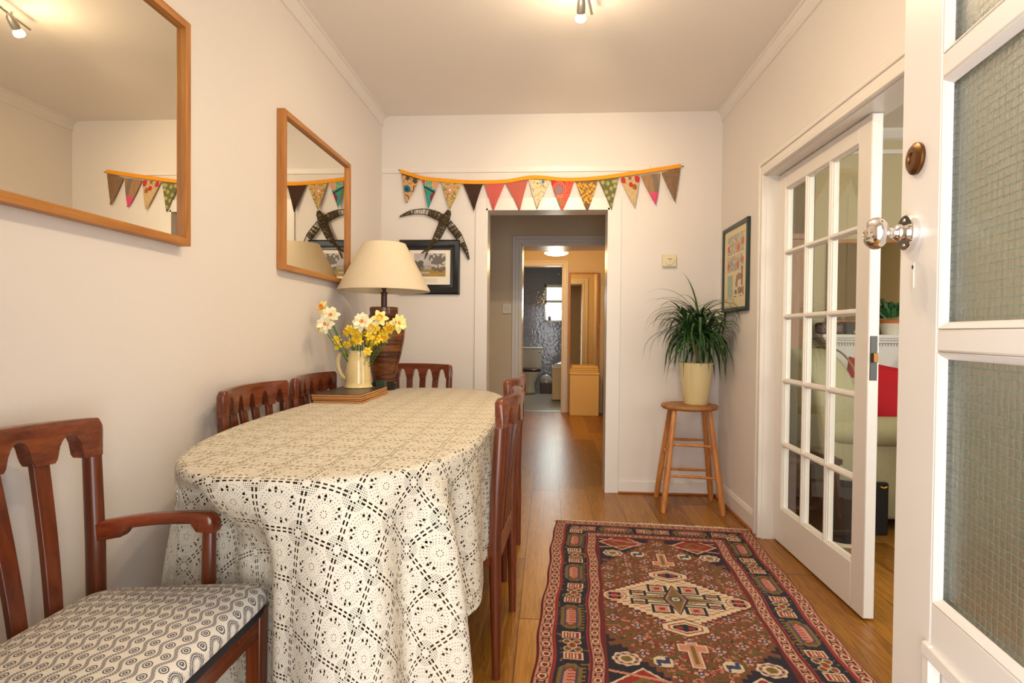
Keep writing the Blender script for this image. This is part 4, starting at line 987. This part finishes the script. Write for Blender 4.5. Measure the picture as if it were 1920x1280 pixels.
def rugcol(U,V):
    n=len(U); c=np.tile(lin(DRED),(n,1)); aU=np.abs(U); aV=np.abs(V); e=np.minimum(RW/2-aU,RL/2-aV)
    side=(RW/2-aU)<(RL/2-aV); t=np.where(side,V,U)      # coordinate along the border
    def S_(m_,col): c[m_]=lin(col)
    def band(a,b): return (e>=a)&(e<b)
    S_(band(0,.008),DRED); 
    def rosettes(a,b,bg,period=.062):
        m_=band(a,b); S_(m_,bg); w_=(b-a)/2; r=(e-(a+b)/2)/w_; q=(np.mod(t/period,1)-.5)*period/w_
        d_=np.hypot(r*1.05,q); S_(m_&(d_<.80)&(d_>.62),DRED); S_(m_&(d_<=.62)&(d_>.40),CREAM); S_(m_&(d_<=.40)&(d_>.22),RED); S_(m_&(d_<=.22),DRED)
        z=np.abs(np.mod(t/period+.5,1)-.5)*period/w_; S_(m_&(z<.42)&(np.abs(np.abs(r)-.45)<.14),BLACK); S_(m_&(z<.10)&(np.abs(r)<.5),BLACK); S_(m_&(np.abs(r)>.86),DRED)
    rosettes(.008,.060,PINK)
    S_(band(.060,.068),RED); S_(band(.068,.072),NAVY)
    # main border
    a,b=.072,.178; m_=band(a,b); S_(m_,NAVY); w_=(b-a)/2; r=(e-(a+b)/2)/w_; P2=.40
    q=(np.mod(t/P2,1)-.5)*P2/w_      # -3.8..3.8
    aq=np.abs(q)
    # long olive/blue lozenge bars
    z1=aq-0.0; bar=(aq<1.7)&(np.abs(r+.1)<.72-(aq>1.2)*(aq-1.2)*.9); S_(m_&bar,OLIVE); bar2=(aq<1.45)&(np.abs(r+.1)<.50-(aq>1.0)*(aq-1.0)*.8); S_(m_&bar2,BROWN); bar3=(aq<1.2)&(np.abs(r+.1)<.36-(aq>.8)*(aq-.8)*.8); S_(m_&bar3,PINK); S_(m_&bar3&(np.mod(q*3.2,1)<.36)&(r>-.22),RED); S_(m_&(aq<1.35)&(np.abs(np.abs(r+.1)-.42)<.06),BLUE)
    S_(m_&(aq<1.9)&(r>.5)&(np.mod(q*2.5,1)<.45)&(r<.85),OLIVE)
    # red crenellated motifs
    z2=aq-2.55; S_(m_&(np.abs(z2)<.42)&(np.abs(r)<.62),CREAM); S_(m_&(np.abs(z2)<.34)&(np.abs(r)<.54),RED); S_(m_&(np.abs(z2)<.26)&(np.abs(r)<.4)&(np.mod(r*5,1)<.42),CREAM)
    for dz,dr_ in ((3.35,.35),(3.35,-.3),(3.7,0.02)):
        dd=np.hypot(aq-dz,r-dr_); S_(m_&(dd<.26),OLIVE); S_(m_&(dd<.14),RED); S_(m_&(dd<.30)&(dd>.24),CREAM)
    nz=vnoise(U,V,85,3); S_(m_&(nz>.80)&(np.abs(r)>.7),OLIVE)
    S_(band(.178,.184),RED); S_(band(.184,.188),NAVY)
    rosettes(.188,.232,PINK,.056)
    S_(band(.232,.240),DRED)
    # field
    fu=RW/2-.240; fv=RL/2-.240; f=(aU<fu)&(aV<fv)
    x=U/fu; y=V/fv; ax=np.abs(x); ay=np.abs(y)
    S_(f,NAVY)
    # hexagonal ground with stepped diagonal ends
    stp=np.floor(ay*26)/26
    hexm=f&(ax<np.clip(1.05-(stp-.40)*1.75,.14,1.1)); S_(hexm,BROWN)
    hexi=f&(ax<np.clip(1.02-(stp-.375)*1.75,.08,1.05)); S_(hexi,(118,74,46))
    a1=vnoise(U,V,84,11); a2=vnoise(U,V,100,12); a3=vnoise(U,V,120,13)
    S_(hexi&(a1>.56),(188,118,96)); S_(hexi&(a2>.70),(104,88,42)); S_(hexi&(a3>.80),(146,44,38)); S_(hexi&(np.abs(a1-.585)<.035),(52,38,34)); S_(hexi&(np.abs(a2-.67)<.03),(84,66,34))
    S_(hexi&(np.abs(np.sin(U*52+2*np.sin(V*31))*np.sin(V*58+2*np.sin(U*37)))<.07),(96,84,40))
    pu,pv=.088,.092; gx=np.mod(U/pu+.5,1)-.5; gy=np.mod(V/pv+(np.mod(np.floor(U/pu+.5),2)*.5),1)-.5
    dd=np.hypot(gx,gy); an=np.arctan2(gy,gx); pet=.23+.07*np.cos(4*an)
    S_(hexi&(dd<pet)&(dd>.13),(206,146,118)); S_(hexi&(np.abs(dd-pet)<.022),(60,36,34)); S_(hexi&(dd<=.13),(58,66,100)); S_(hexi&(dd<.05),CREAM)
    S_(hexi&(np.abs(np.abs(gx)-.36)<.05)&(np.abs(gy)<.07),RED)
    for sy in (-1,1):
        for sx in (-1,1):
            X1=(U-sx*.112)/.026; Y1=(V-sy*.455)/.026
            S_(f&(np.abs(X1)<1.2)&(np.abs(Y1)<1.2)&((np.abs(X1)+np.abs(Y1))<1.8),CREAM); S_(f&(np.abs(X1)<.9)&(np.abs(Y1)<.42),BLUE); S_(f&(np.abs(X1-.6)<.28)&(Y1>0)&(Y1<1.1),BLUE); S_(f&(np.abs(X1+.6)<.2)&(Y1<0)&(Y1>-1.1),BLUE)
    for sy in (-1,1):
        px=U; py=V*sy-.365
        for gw,col in ((.010,DRED),(.006,CREAM),(0,PINK)):
            S_(f&(((np.abs(px)<.017+gw)&(np.abs(py-.035)<.070+gw))|((np.abs(px)<.044+gw)&(np.abs(py+.005)<.018+gw))),col)
        S_(f&(np.abs(px)<.007)&(np.abs(py-.035)<.055),OLIVE)
    L1=np.floor(aU/.022)*.022; v_=aV
    def loz(hu,hv): return (L1/hu+v_/hv)<1
    for hu,hv,col in ((.325,.235,BLACK),(.317,.228,RED),(.308,.220,CREAM),(.272,.186,RED),(.265,.180,CREAM),(.240,.160,PINK),(.228,.150,CREAM)): S_(f&loz(hu,hv),col)
    for sy in (-1,1):
        yy=V*sy-.225
        for hw,hh_,col in ((.112,.060,DRED),(.104,.053,CREAM),(.080,.038,RED),(.070,.031,CREAM),(.058,.024,NAVY)): S_(f&((aU/hw+np.abs(yy)/hh_)<1.15)&(aU<hw*.8),col)
        S_(f&(np.abs(aU-.022)<.012)&(np.abs(yy)<.010),RED)
    # navy stepped frame of four cornered squares round a star
    def sqr(cx,cy,hx,hy): return np.maximum(np.abs(aU-cx)/hx,np.abs(aV-cy)/hy)
    bx=sqr(.066,.088,.040,.034); S_(f&(bx<1),NAVY); S_(f&(bx<.74),CREAM); S_(f&(bx<.62),PINK); S_(f&(bx<.30),RED)
    bx=sqr(.150,.036,.034,.024); S_(f&(bx<1),NAVY); S_(f&(bx<.66),CREAM); S_(f&(bx<.50),PINK)
    S_(f&(aU<.185)&(aV<.046)&(aV>.036),NAVY); S_(f&(aU<.030)&(aV<.120)&(aU>.022),NAVY)
    for hu,hv,col in ((.200,.042,NAVY),(.184,.034,CREAM),(.172,.028,OLIVE),(.12,.010,BROWN)): S_(f&((aU/hu+aV/hv)<1),col)
    for hu,hv,col in ((.052,.130,NAVY),(.042,.116,PINK),(.036,.106,OLIVE)): S_(f&((aU/hu+aV/hv)<1),col)
    S_(f&(np.hypot(U,V)<.024),BLUE); S_(f&(np.hypot(U,V)<.017),CREAM); S_(f&(np.hypot(U,V)<.009),OLIVE)
    bx=np.hypot((aU-.248)/.050,aV/.046); S_(f&(bx<1.0),DRED); S_(f&(bx<.93),CREAM); S_(f&(bx<.78),PINK)
    for cy in (.016,): 
        b2=sqr(.248,cy,.024,.012); S_(f&(b2<1),NAVY); S_(f&(b2<.6),RED)
    # spandrels: pale rosettes and red corner cartouches
    for sy in (-1,1):
        for sx in (-1,1):
            X1=U*sx-.232; Y1=V*sy-.455; dd=np.hypot(X1/.048,Y1/.040); an=np.arctan2(Y1/.04,X1/.048)
            sp=f&(~hexm); S_(f&(dd<1+.06*np.cos(8*an)),CREAM); S_(f&(dd<.86),PINK); S_(f&(dd<.80)&(np.mod(an*4/PI,1)<.5),BLUE); S_(f&(dd<.62),CREAM); S_(f&(dd<.40),OLIVE)
            X2=U*sx-.185; Y2=V*sy-.60; lo=(np.abs(X2)/.115+np.abs(Y2)/.10); S_(f&(lo<1)&(~hexi),CREAM); S_(f&(lo<.90)&(~hexi),RED); S_(f&(lo<.52)&(~hexi),OLIVE); S_(f&(lo<.30)&(~hexi),RED)
            S_(sp&(np.abs(Y1-.085+X1*.2)<.006),PINK)
            X3=U*sx-.26; Y3=V*sy-.36; S_(sp&(np.abs(X3+.3*Y3)<.03)&(np.abs(Y3-.4*X3)<.013),BROWN)
    S_(f&(np.abs(ax-1)<.018),DRED); S_(f&(np.abs(ay-1)<.012),DRED)
    c*=(0.70+.28*vnoise(U,V,500,20)+.06*vnoise(U,V,6,21))[:,None]
    return c
paint(ro_,rugcol(U,V))
m=MB(); R_=random.Random(3)
for sg in (1,-1):
    for k in range(260):
        x=-RW/2+RW*(k+.5)/260; y=sg*RL/2; L=0.020+0.012*R_.random()
        if sg==1 and -.05<x<.42: L*=1.5
        dx=R_.uniform(-.006,.006)+(-.006 if sg==1 else 0)
        o=len(m.v); w_=.0021
        m.v+=[(x-w_,y-.002*sg,.006),(x+w_,y-.002*sg,.006),(x+dx+w_*.6,y+sg*L,.0012),(x+dx-w_*.6,y+sg*L,.0012),(x-w_,y-.002*sg,.0035),(x+w_,y-.002*sg,.0035)]
        m.f+=[(o,o+1,o+2,o+3),(o+4,o+5,o+2,o+3)]
fo_=m.build('fringe','fringe',rug,fixn=False); fo_['kind']='stuff'
# the far edge of the mesh carries a thin binding cord
MB().box(-RW/2,RW/2,RL/2-.002,RL/2+.004,0.001,0.0075).box(-RW/2,RW/2,-RL/2-.004,-RL/2+.002,0.001,0.0075).build('end_binding','fringe',rug,False,.001)

# ---------------------------------------------------------------- ceiling spotlight fitting
sl=thing('ceiling_spotlight','curved ceiling spotlight bar with tilted reflector bulbs, cut off at the top edge','ceiling light',(0.05,1.95,ZC))
MB().lathe([(0.0,0),(0.055,0),(0.055,-0.018),(0.045,-0.028),(0.0,-0.03)],n=32).build('ceiling_rose','satin',sl,True)
bar=smooth_path([(0.13,0.60,-0.075),(0.085,0.40,-0.075),(0.0,0.20,-0.075),(0.0,0,-0.075),(0.03,-0.2,-0.075),(0.0,-0.4,-0.075),(-0.06,-0.56,-0.075)],6)
MB().tube(bar,0.006,10).build('bar','satin',sl,True); MB().tube([(0,0,-0.025),(0,0,-0.075)],0.007,10).build('bar_stem','satin',sl,True)
heads=[((0.075,0.455),(0.0,0.85,-1)),((0.0,0.18),(-0.35,.5,-1)),((0.02,-0.16),(0.5,-.1,-1)),((-0.03,-0.48),(-.4,-.4,-1))]
for (hx,hy),dv in heads:
    dv=Vector(dv).normalized(); fm_=frame_to(-dv)
    p0=Vector((hx,hy,-0.115))
    q=MB().lathe([(0.0,0.030),(0.006,0.030),(0.0075,0.026),(0.0155,0.016),(0.0175,0.0),(0.0185,-0.022),(0.0170,-0.036),(0.0155,-0.036),(0.0,-0.034)],n=24).xf(lambda p:p0+fm_@p)
    hd=q.build('spot_head','tin',sl,True)
    MB().tube([(hx,hy,-0.075),(hx,hy,-0.098),p0+fm_@Vector((0,0,.028))],0.0045,8).build('head_stem','satin',hd,True)
    b0=MB().lathe([(0.0135,-0.030),(0.0165,-0.036),(0.0215,-0.044),(0.0240,-0.054),(0.0225,-0.062),(0.014,-0.068),(0.0,-0.070)],n=28).xf(lambda p:p0+fm_@p)
    tag(b0.build('bulb','bulb',hd,True),'glowing reflector bulb')
    lp_=Vector(sl.location)+p0+dv*0.085
    light('spot_bulb_light','SPOT',lp_,19,WARM,0.022,dv.to_track_quat('-Z','Y').to_euler(),spot=2.6,blend=0.8)
    light('spot_bulb_glow','POINT',lp_,4.6,WARM,0.02)
    if hy>0.4: light('spot_bulb_beam','SPOT',lp_,26,WARM,0.022,aim(lp_,(0.25,YB,2.12)),spot=1.15,blend=1.0)

# ---------------------------------------------------------------- hall contents
hl=thing('hall_ceiling_lamp','glowing round flush lamp in the inner hall','ceiling light',(0.083,6.6,2.04))
MB().lathe([(0.0,-0.028),(0.06,-0.026),(0.11,-0.018),(0.138,-0.004),(0.142,0.006),(0.138,0.012),(0.0,0.014)],n=48).build('diffuser','diffuser',hl,True)
MB().lathe([(0.144,0.004),(0.144,0.02),(0.03,0.024),(0.012,0.05),(0.010,ZC-2.04),(0.0,ZC-2.04)],n=32).build('lamp_body','whiteplastic',hl,True)
sw=thing('light_switch','square pull switch on the hall wall with a thin cable above it','switch',(-0.405,5.45,1.335))
MB().box(-0.045,0.045,-0.022,0,-0.05,0.05).build('switch_plate','whiteplastic',sw,False,.003)
MB().box(-0.018,0.018,-0.026,-0.02,-0.016,0.016).build('rocker','beigeplastic',sw,False,.002)
MB().box(0.028,0.038,-0.008,0,0.05,1.25).build('cable_cover','wallhall',sw)
tag(MB().box(-0.63,-0.545,5.42,5.45,1.885,2.015).build('junction_box','beigeplastic',None,False,.003),'plain box high on the hall wall at left of the inner doorway','box')
tag(MB().box(-0.66,-0.565,5.43,5.45,0.86,0.98).build('wall_socket','whiteplastic',None,False,.003),'white wall socket low in the hall beside the opening edge','socket')
hm=thing('standing_mirror','tall narrow wood-framed mirror leaning in the hall behind the laundry box','mirror',(0.48,7.70,0))
fo=(-0.200,0.200,0.0,1.93); fi=(-0.180,0.180,0.02,1.908)
m=MB(); mitre(m,fo,fi,[(0,0.015),(0,-0.012),(1,-0.012),(1,0.015)]); m.build('frame','oakframe',hm,False,.001)
MB().box(-0.181,0.181,-0.004,0.008,0.019,1.909).build('mirror_glass','mirror',hm)
lb=thing('laundry_box','square cream canvas laundry box with lid standing in the hall','box',(0.487,7.565,0))
MB().box(-0.193,0.193,-0.105,0.085,0,0.545).build('box_body','cardboard',lb,False,.006)
MB().box(-0.200,0.200,-0.112,0.09,0.545,0.580).build('lid','cardboard',lb,False,.008)
tw=MB()
for k,(a,b,z) in enumerate(((-.195,.185,.58),(-.185,.190,.602),(-.165,.180,.628))): tw.box(a,b,-.10,.08,z,z+.024+.004*k)
tag(tw.build('folded_towel','towel',None,True,.011,3,loc=(0.487,7.565,0)),'folded yellowish towel lying on the laundry box','towel')
# bathroom
tl=thing('toilet','white toilet with dark wooden seat in the bathroom','toilet',(-0.33,10.12,0.004))
MB().box(-0.21,0.21,0.18,0.37,0.40,0.80).box(-0.22,0.22,0.17,0.375,0.80,0.83).build('cistern','porcelain',tl,False,.02,3)
MB().lathe([(0.10,0),(0.115,0.02),(0.10,0.10),(0.10,0.20),(0.15,0.30),(0.185,0.38),(0.19,0.40),(0.0,0.40)],n=36,sy=1.15).build('bowl','porcelain',tl,True)
MB().lathe([(0.0,0.405),(0.195,0.405),(0.20,0.412),(0.20,0.440),(0.19,0.448),(0.0,0.450)],n=40,sy=1.15).build('toilet_seat','darkwood',tl,True)
MB().tube([(0.15,0.165,0.74),(0.19,0.155,0.735)],0.008,8).build('flush_lever','chrome',tl,True)
bcab=thing('bathroom_cabinet','pale low cabinet beside the bathroom doorway','cabinet',(0.25,9.18,0.004))
MB().box(-0.18,0.20,-0.18,0.2,0.02,0.53).build('cabinet_body','cream_wood',bcab,False,.004)
MB().box(-0.19,0.21,-0.19,0.21,0.53,0.56).build('cabinet_top','porcelain',bcab,False,.006)
MB().box(-0.16,0.18,-0.16,0.18,0,0.02).build('plinth','darkwood',bcab)
R_=random.Random(9)
def lump(nx,ny,sx,sy,hh,seed):
    return grid(nx,ny,lambda u,v:((u-.5)*sx,(v-.5)*sy,hh*(math.sin(PI*u)*math.sin(PI*v))**.5*(0.7+0.5*float(vnoise(u,v,6,seed)))))
o=lump(20,20,.30,.30,.06,2).build('cloth','porcelain',None,True,angle=180,loc=(0.24,9.17,0.565)); o.modifiers.new('t','SOLIDIFY').thickness=.004
tag(o,'crumpled white cloth lying on the pale bathroom cabinet','cloth')
bs=thing('basket','small dark woven basket on the bathroom floor beside the toilet','basket',(0.005,10.20,0.004))
MB().box(-.13,.13,-.10,.10,0,.012).box(-.14,-.128,-.11,.11,0,.19).box(.128,.14,-.11,.11,0,.19).box(-.14,.14,-.11,-.098,0,.19).box(-.14,.14,.098,.11,0,.19).build('basket_body','darkwood',bs,False,.003)
o=MB().sphere((0,0,0.16),0.13,18,12,(0.9,.7,1.2)); o.v=[(x*(1+.12*math.sin(9*z+5*x)),y,z) for x,y,z in o.v]
MAT['bag']=plain('clear_plastic_bag',S(190,186,176),0.15,var=.1,coat=1)
tag(o.build('plastic_bag','bag',None,True,angle=180,loc=(-0.03,10.22,0.03)),'shiny plastic bag stuffed in the dark bathroom basket','bag')
shw=thing('shower_arm','chrome shower arm high on the bathroom wall beside the window','shower',(0.27,10.5,2.33))
MB().tube(smooth_path([(0.10,0,0.03),(0.0,-0.12,0.04),(-0.07,-0.22,0.03),(-0.085,-0.24,-0.03)],5),0.009,8).build('pipe','chrome',shw,True)
MB().lathe([(0.01,0.0),(0.03,-0.03),(0.032,-0.04),(0.0,-0.042)],(-0.085,-0.24,-0.13),20).build('shower_head','chrome',shw,True)
MB().tube([(-0.085,-0.24,-0.03),(-0.085,-0.24,-0.14)],0.006,8).build('hanging_hose','chrome',shw,True)
tag(MB().lathe([(0.0,0),(0.03,0),(0.032,.05),(0.022,.07),(0.010,.075),(0.010,.09),(0,.09)],n=20).build('toiletry_bottle','iron',None,True,loc=(0.02,10.485,WZ0+0.03)),'dark little bottle on the bathroom window sill','bottle')

# ---------------------------------------------------------------- living room contents
fp=thing('fireplace_surround','white painted mantelpiece with dentil moulding in the living room','fireplace',(2.75,4.30,0))
MB().box(-0.80,0.80,-0.20,0,1.085,1.110).box(-0.785,0.785,-0.185,0,1.070,1.085).box(-0.765,0.765,-0.165,0,1.05,1.070).build('mantel_shelf','gloss',fp,False,.003)
MB().box(-0.74,0.74,-0.13,0,0.82,1.05).box(-0.74,-0.52,-0.12,0,0,0.82).box(0.52,0.74,-0.12,0,0,0.82).build('surround','gloss',fp,False,.003)
m=MB()
for k in range(74): m.box(-0.735+k*.02,-0.725+k*.02,-0.14,-0.13,1.028,1.048)
m.box(-0.745,0.745,-0.14,-0.13,0.84,0.856); m.build('dentil_moulding','gloss',fp)
MB().box(-0.52,0.52,-0.02,0.0,0,0.82).build('fireback','dark',fp)
om=thing('overmantel_mirror','wood-framed mirror above the mantelpiece seen through the glazed door','mirror',(2.56,4.28,1.50))
fo=(-0.50,0.50,-0.31,0.31); fi=(-0.455,0.455,-0.285,0.285)
m=MB(); mitre(m,fo,fi,[(0,0.015),(0,-0.02),(1,-0.015),(1,0.015)]); m.build('frame','oakframe',om,False,.002)
MB().box(-0.456,0.456,-0.004,0.006,-0.286,0.286).build('mirror_glass','mirror',om)
cbt=thing('wooden_cabinet','tall brown panelled wooden cabinet left of the chimney breast','cabinet',(1.63,4.30,0))
MB().box(-0.22,0.24,-0.10,0.28,0,1.80).box(-0.24,0.26,-0.12,0.29,1.80,1.84).build('cabinet_body','cabbrown',cbt,False,.004)
dr=MB().box(-0.20,0.0,-0.118,-0.10,0.06,1.76).build('cabinet_door','cabbrown',cbt,False,.003); MB().box(-.03,-.02,-0.13,-0.118,.9,1.0).build('handle','iron',dr)
dr=MB().box(0.005,0.22,-0.118,-0.10,0.06,1.76).build('cabinet_door','cabbrown',cbt,False,.003); MB().tube([(.03,-.118,.9),(.03,-.14,.92),(.03,-.14,.98),(.03,-.118,1.0)],.004,8).build('handle','iron',dr,True)
# armchair / sofa
so=thing('armchair','green-beige upholstered armchair with rolled arm, seen through the glazed door','armchair',(1.95,3.62,0))
def rbox(x0,x1,y0,y1,z0,z1,r=.05): return MB().box(x0,x1,y0,y1,z0,z1),r
m=MB().box(-0.33,0.62,-0.36,-0.22,0.06,0.50); m.build('arm_panel','fabric',so,False,.03,3)
for sy in (-0.315,0.40):
    m=MB(); rg=[]
    for q,rs in ((0,0.75),(0.04,0.95),(0.1,1.0),(0.9,1.0),(0.96,.95),(1,.75)):
        x=-0.36+1.0*q; rg.append([(x,sy+0.10*rs*math.cos(2*PI*k/28),0.555+0.085*rs*math.sin(2*PI*k/28)) for k in range(28)])
    m.loft(rg).build('arm_roll','fabric',so,True)
MB().box(-0.33,0.62,0.24,0.42,0.06,0.50).build('arm_panel','fabric',so,False,.03,3)
MB().box(-0.30,0.66,-0.24,0.26,0.10,0.34).build('seat_base','fabric',so,False,.03,3)
MB().box(-0.14,0.68,-0.22,0.24,0.34,0.47).build('seat_cushion','fabric',so,False,.04,4)
# rounded back
poly=[]
for k in range(41):
    a=PI*k/40; poly.append((math.cos(a)*0.40,0.62+0.40*math.sin(a)**0.9))
poly=[(0.40,0.10)]+poly+[(-0.40,0.10)]
m=MB().prism(poly,lambda q,t:(t+0.10*(q[1]-.5)*-1,q[0]+0.02,q[1]),-0.40,-0.16); bk=m.build('backrest','fabric',so,True,.04,4)
poly=[]
for k in range(49):
    a=2*PI*k/48; poly.append((math.copysign(abs(math.cos(a))**.8,math.cos(a))*0.23,0.22*math.copysign(abs(math.sin(a))**.8,math.sin(a))))
m=MB()
pts=[(-0.40-0.06*0.0,0.02+p[0]*1.75,0.62+p[1]*1.85) for p in poly]
m.tube([(-0.155-0.10*(max(.1,z)-.5),y,max(.1,z)) for x,y,z in pts],0.006,6); m.build('piping','piping',so,True)
# legs
for sx in (-0.30,0.55):
    for sy in (-0.31,0.36): MB().box(sx-.02,sx+.02,sy-.02,sy+.02,0,.065).build('leg','darkwood',so)
def cushion(name,label,mat,loc,rot,s=(.42,.42,.15)):
    m=MB(); n_=24
    for sg in (1,-1):
        gg=grid(n_,n_,lambda u,v:((u-.5)*s[0]*(1-.06*math.sin(PI*v)),(v-.5)*s[1]*(1-.06*math.sin(PI*u)),sg*s[2]/2*(max(0,math.sin(PI*u)*math.sin(PI*v)))**.45)); m.add(gg.v,gg.f)
    o=m.build(name,mat,None,True,angle=180,loc=loc); o.rotation_euler=rot; return tag(o,label,'cushion')
cushion('cushion','red square cushion propped behind the armchair arm','red',(2.16,3.80,.72),(math.radians(74),math.radians(12),math.radians(-25)))
cushion('cushion','pale sage cushion beside the red one on the armchair','sage',(1.93,3.66,.66),(math.radians(80),math.radians(8),.45),(.38,.38,.18))
# mantel items
mz=1.11
pt=thing('potted_plant','leafy green plant in a white pot with orange rim on the mantelpiece','plant',(2.47,4.20,mz))
MB().lathe([(0,0),(.055,0),(.072,.085),(.0,.085)],n=28).build('pot','porcelain',pt,True); MB().lathe([(.073,.083),(.078,.085),(.078,.103),(.070,.105),(.0,.10)],n=28).build('pot_rim','terracotta',pt,True)
m=MB(); R_=random.Random(8)
for k in range(16):
    az=R_.uniform(0,2*PI); L=R_.uniform(.10,.17); el=R_.uniform(.5,1.3)
    b=Vector((0,0,.10)); tip=b+Vector((math.cos(az)*math.cos(el),math.sin(az)*math.cos(el)*.45,math.sin(el)))*L
    for q in range(5):
        c0=b.lerp(tip,.3+.17*q); 
        for sg in (-1,1):
            dd=Vector((math.cos(az+sg*1.0)*.8,math.sin(az+sg*1.0)*.4,.5)).normalized(); e1=c0+dd*.045; sd=Vector((-dd.z,0,dd.x)).normalized()*.012
            o=len(m.v); m.v+=[tuple(c0),tuple(c0.lerp(e1,.5)+sd),tuple(e1),tuple(c0.lerp(e1,.5)-sd)]; m.f.append((o,o+1,o+2,o+3))
m.build('foliage','leaf2',pt,False,fixn=False)
MAT['glassjar']=plain('speckled_glass',S(96,84,50),0.12,var=.5,vs=60,coat=.6)
tag(MB().lathe([(0,0),(.045,0),(.062,.03),(.064,.06),(.052,.085),(.054,.095),(.05,.095),(.0,.02)],n=28).build('glass_jar','glassjar',None,True,loc=(2.60,4.17,mz)),'round amber glass jar beside the mantel plant','jar')
tag(MB().box(-.11,.06,-.05,.05,0,.085).build('driftwood_block','darkwood',None,False,.018,3,loc=(2.065,4.20,mz)),'dark rough wooden block at the left end of the mantelpiece','ornament')
tag(MB().lathe([(0,0),(.03,0),(.032,.02),(.055,.06),(.062,.09),(.055,.09),(.03,.03),(0,.025)],n=28).build('bowl','iron',None,True,loc=(2.165,4.18,mz)),'dark bowl on the mantelpiece next to the candlestick','bowl')
cs_=thing('candlestick','iron chamber candlestick on the mantelpiece','candlestick',(2.235,4.16,mz))
MB().lathe([(0,0),(.045,0),(.052,.008),(.04,.008),(.010,.012),(.010,.05),(.018,.055),(.018,.062),(0,.062)],n=28).build('holder','iron',cs_,True)
MB().tube(smooth_path([(.04,0,.01),(.07,0,.012),(.085,0,.04),(.06,0,.045)],4),.004,8).build('loop_handle','iron',cs_,True)
tag(MB().lathe([(0,0),(.011,0),(.011,.09),(.002,.093),(.001,.10),(0,.10)],n=16).build('candle','candle',None,True,loc=(2.235,4.16,mz+.062)),'white candle standing in the iron candlestick','candle')
ir=thing('fire_tool_stand','curled wrought-iron stand beside the fireplace','fire tools',(2.62,4.05,0))
MB().tube(smooth_path([(0,0,0.0),(0,0,.55),(-.01,0,.68),(-.09,0,.80),(-.11,0,.90),(-.06,0,.965),(.0,0,.95)],6),.011,10).build('curled_post','iron',ir,True)
MB().box(-.08,.06,-.02,.02,.93,.955).lathe([(0,0),(.10,0),(.10,.015),(0,.03)],n=28).build('stand_bracket','iron',ir)
MB().tube(smooth_path([(.0,0,.95),(-.02,0,1.0),(.02,0,1.06),(.06,0,1.07)],5),.008,8).build('top_hook','iron',ir,True)
a2=thing('armchair','second pale armchair with a dark throw, blurred behind the wired glass','armchair',(2.28,2.66,0))
MB().box(-0.32,0.34,-0.30,0.30,0.26,0.46).build('seat','fabric',a2,False,.04,3)
MB().box(-0.32,-0.20,-0.30,0.30,0.44,0.80).build('backrest','fabric',a2,False,.04,3)
MB().box(-0.20,0.34,-0.31,-0.20,0.44,0.64).build('armrest','fabric',a2,False,.04,3); MB().box(-0.20,0.34,0.20,0.31,0.44,0.64).build('armrest','fabric',a2,False,.04,3)
MB().box(-0.345,-0.18,-0.27,0.29,0.80,0.86).box(-0.35,-0.325,-0.27,0.29,0.60,0.85).box(-0.195,-0.17,-0.27,0.29,0.55,0.85).build('dark_throw','dark',a2,False,.012,2)
for sx in (-.27,.29):
    for sy in (-.25,.25): MB().tube([(sx,sy,0),(sx,sy,.27)],[.014,.02],10).build('leg','darkwood',a2,True)
bg=thing('black_bag','flat black bag with a yellow mark leaning on the armchair','bag',(1.74,3.20,0))
MB().box(-.14,.14,-.018,.018,0,.292).build('bag_body','dark',bg,False,.008,3)
tag(MB().tube([(.095,-.020,.272),(.105,-.020,.266),(.118,-.020,.266),(.128,-.020,.272)],.0035,6).build('emblem','petaly',bg,True),'small yellow curved mark')
bn=thing('waste_bin','black cylindrical bin with a white foot ring behind the glazed door','bin',(1.575,3.07,0))
MB().lathe([(0,0),(.098,0),(.102,.004),(.100,.018),(.094,.020),(0,.020)],n=40).build('foot_ring','whiteplastic',bn,True)
MB().lathe([(0,.02),(.088,.02),(.092,.30),(.095,.31),(.088,.31),(.084,.04),(0,.04)],n=40).build('bin_body','dark',bn,True)
stb=thing('side_table','low dark wooden side table behind the glazed door','table',(1.47,3.28,0))
MB().box(-.16,.13,-.16,.14,.40,.43).build('tabletop','darkwood',stb,False,.004)
MB().box(-.13,.10,-.13,.11,.14,.16).build('lower_shelf','darkwood',stb,False,.002)
for sx in (-.13,.10):
    for sy in (-.13,.11): MB().box(sx-.02,sx+.02,sy-.02,sy+.02,0,.40).build('leg','darkwood',stb,False,.002)
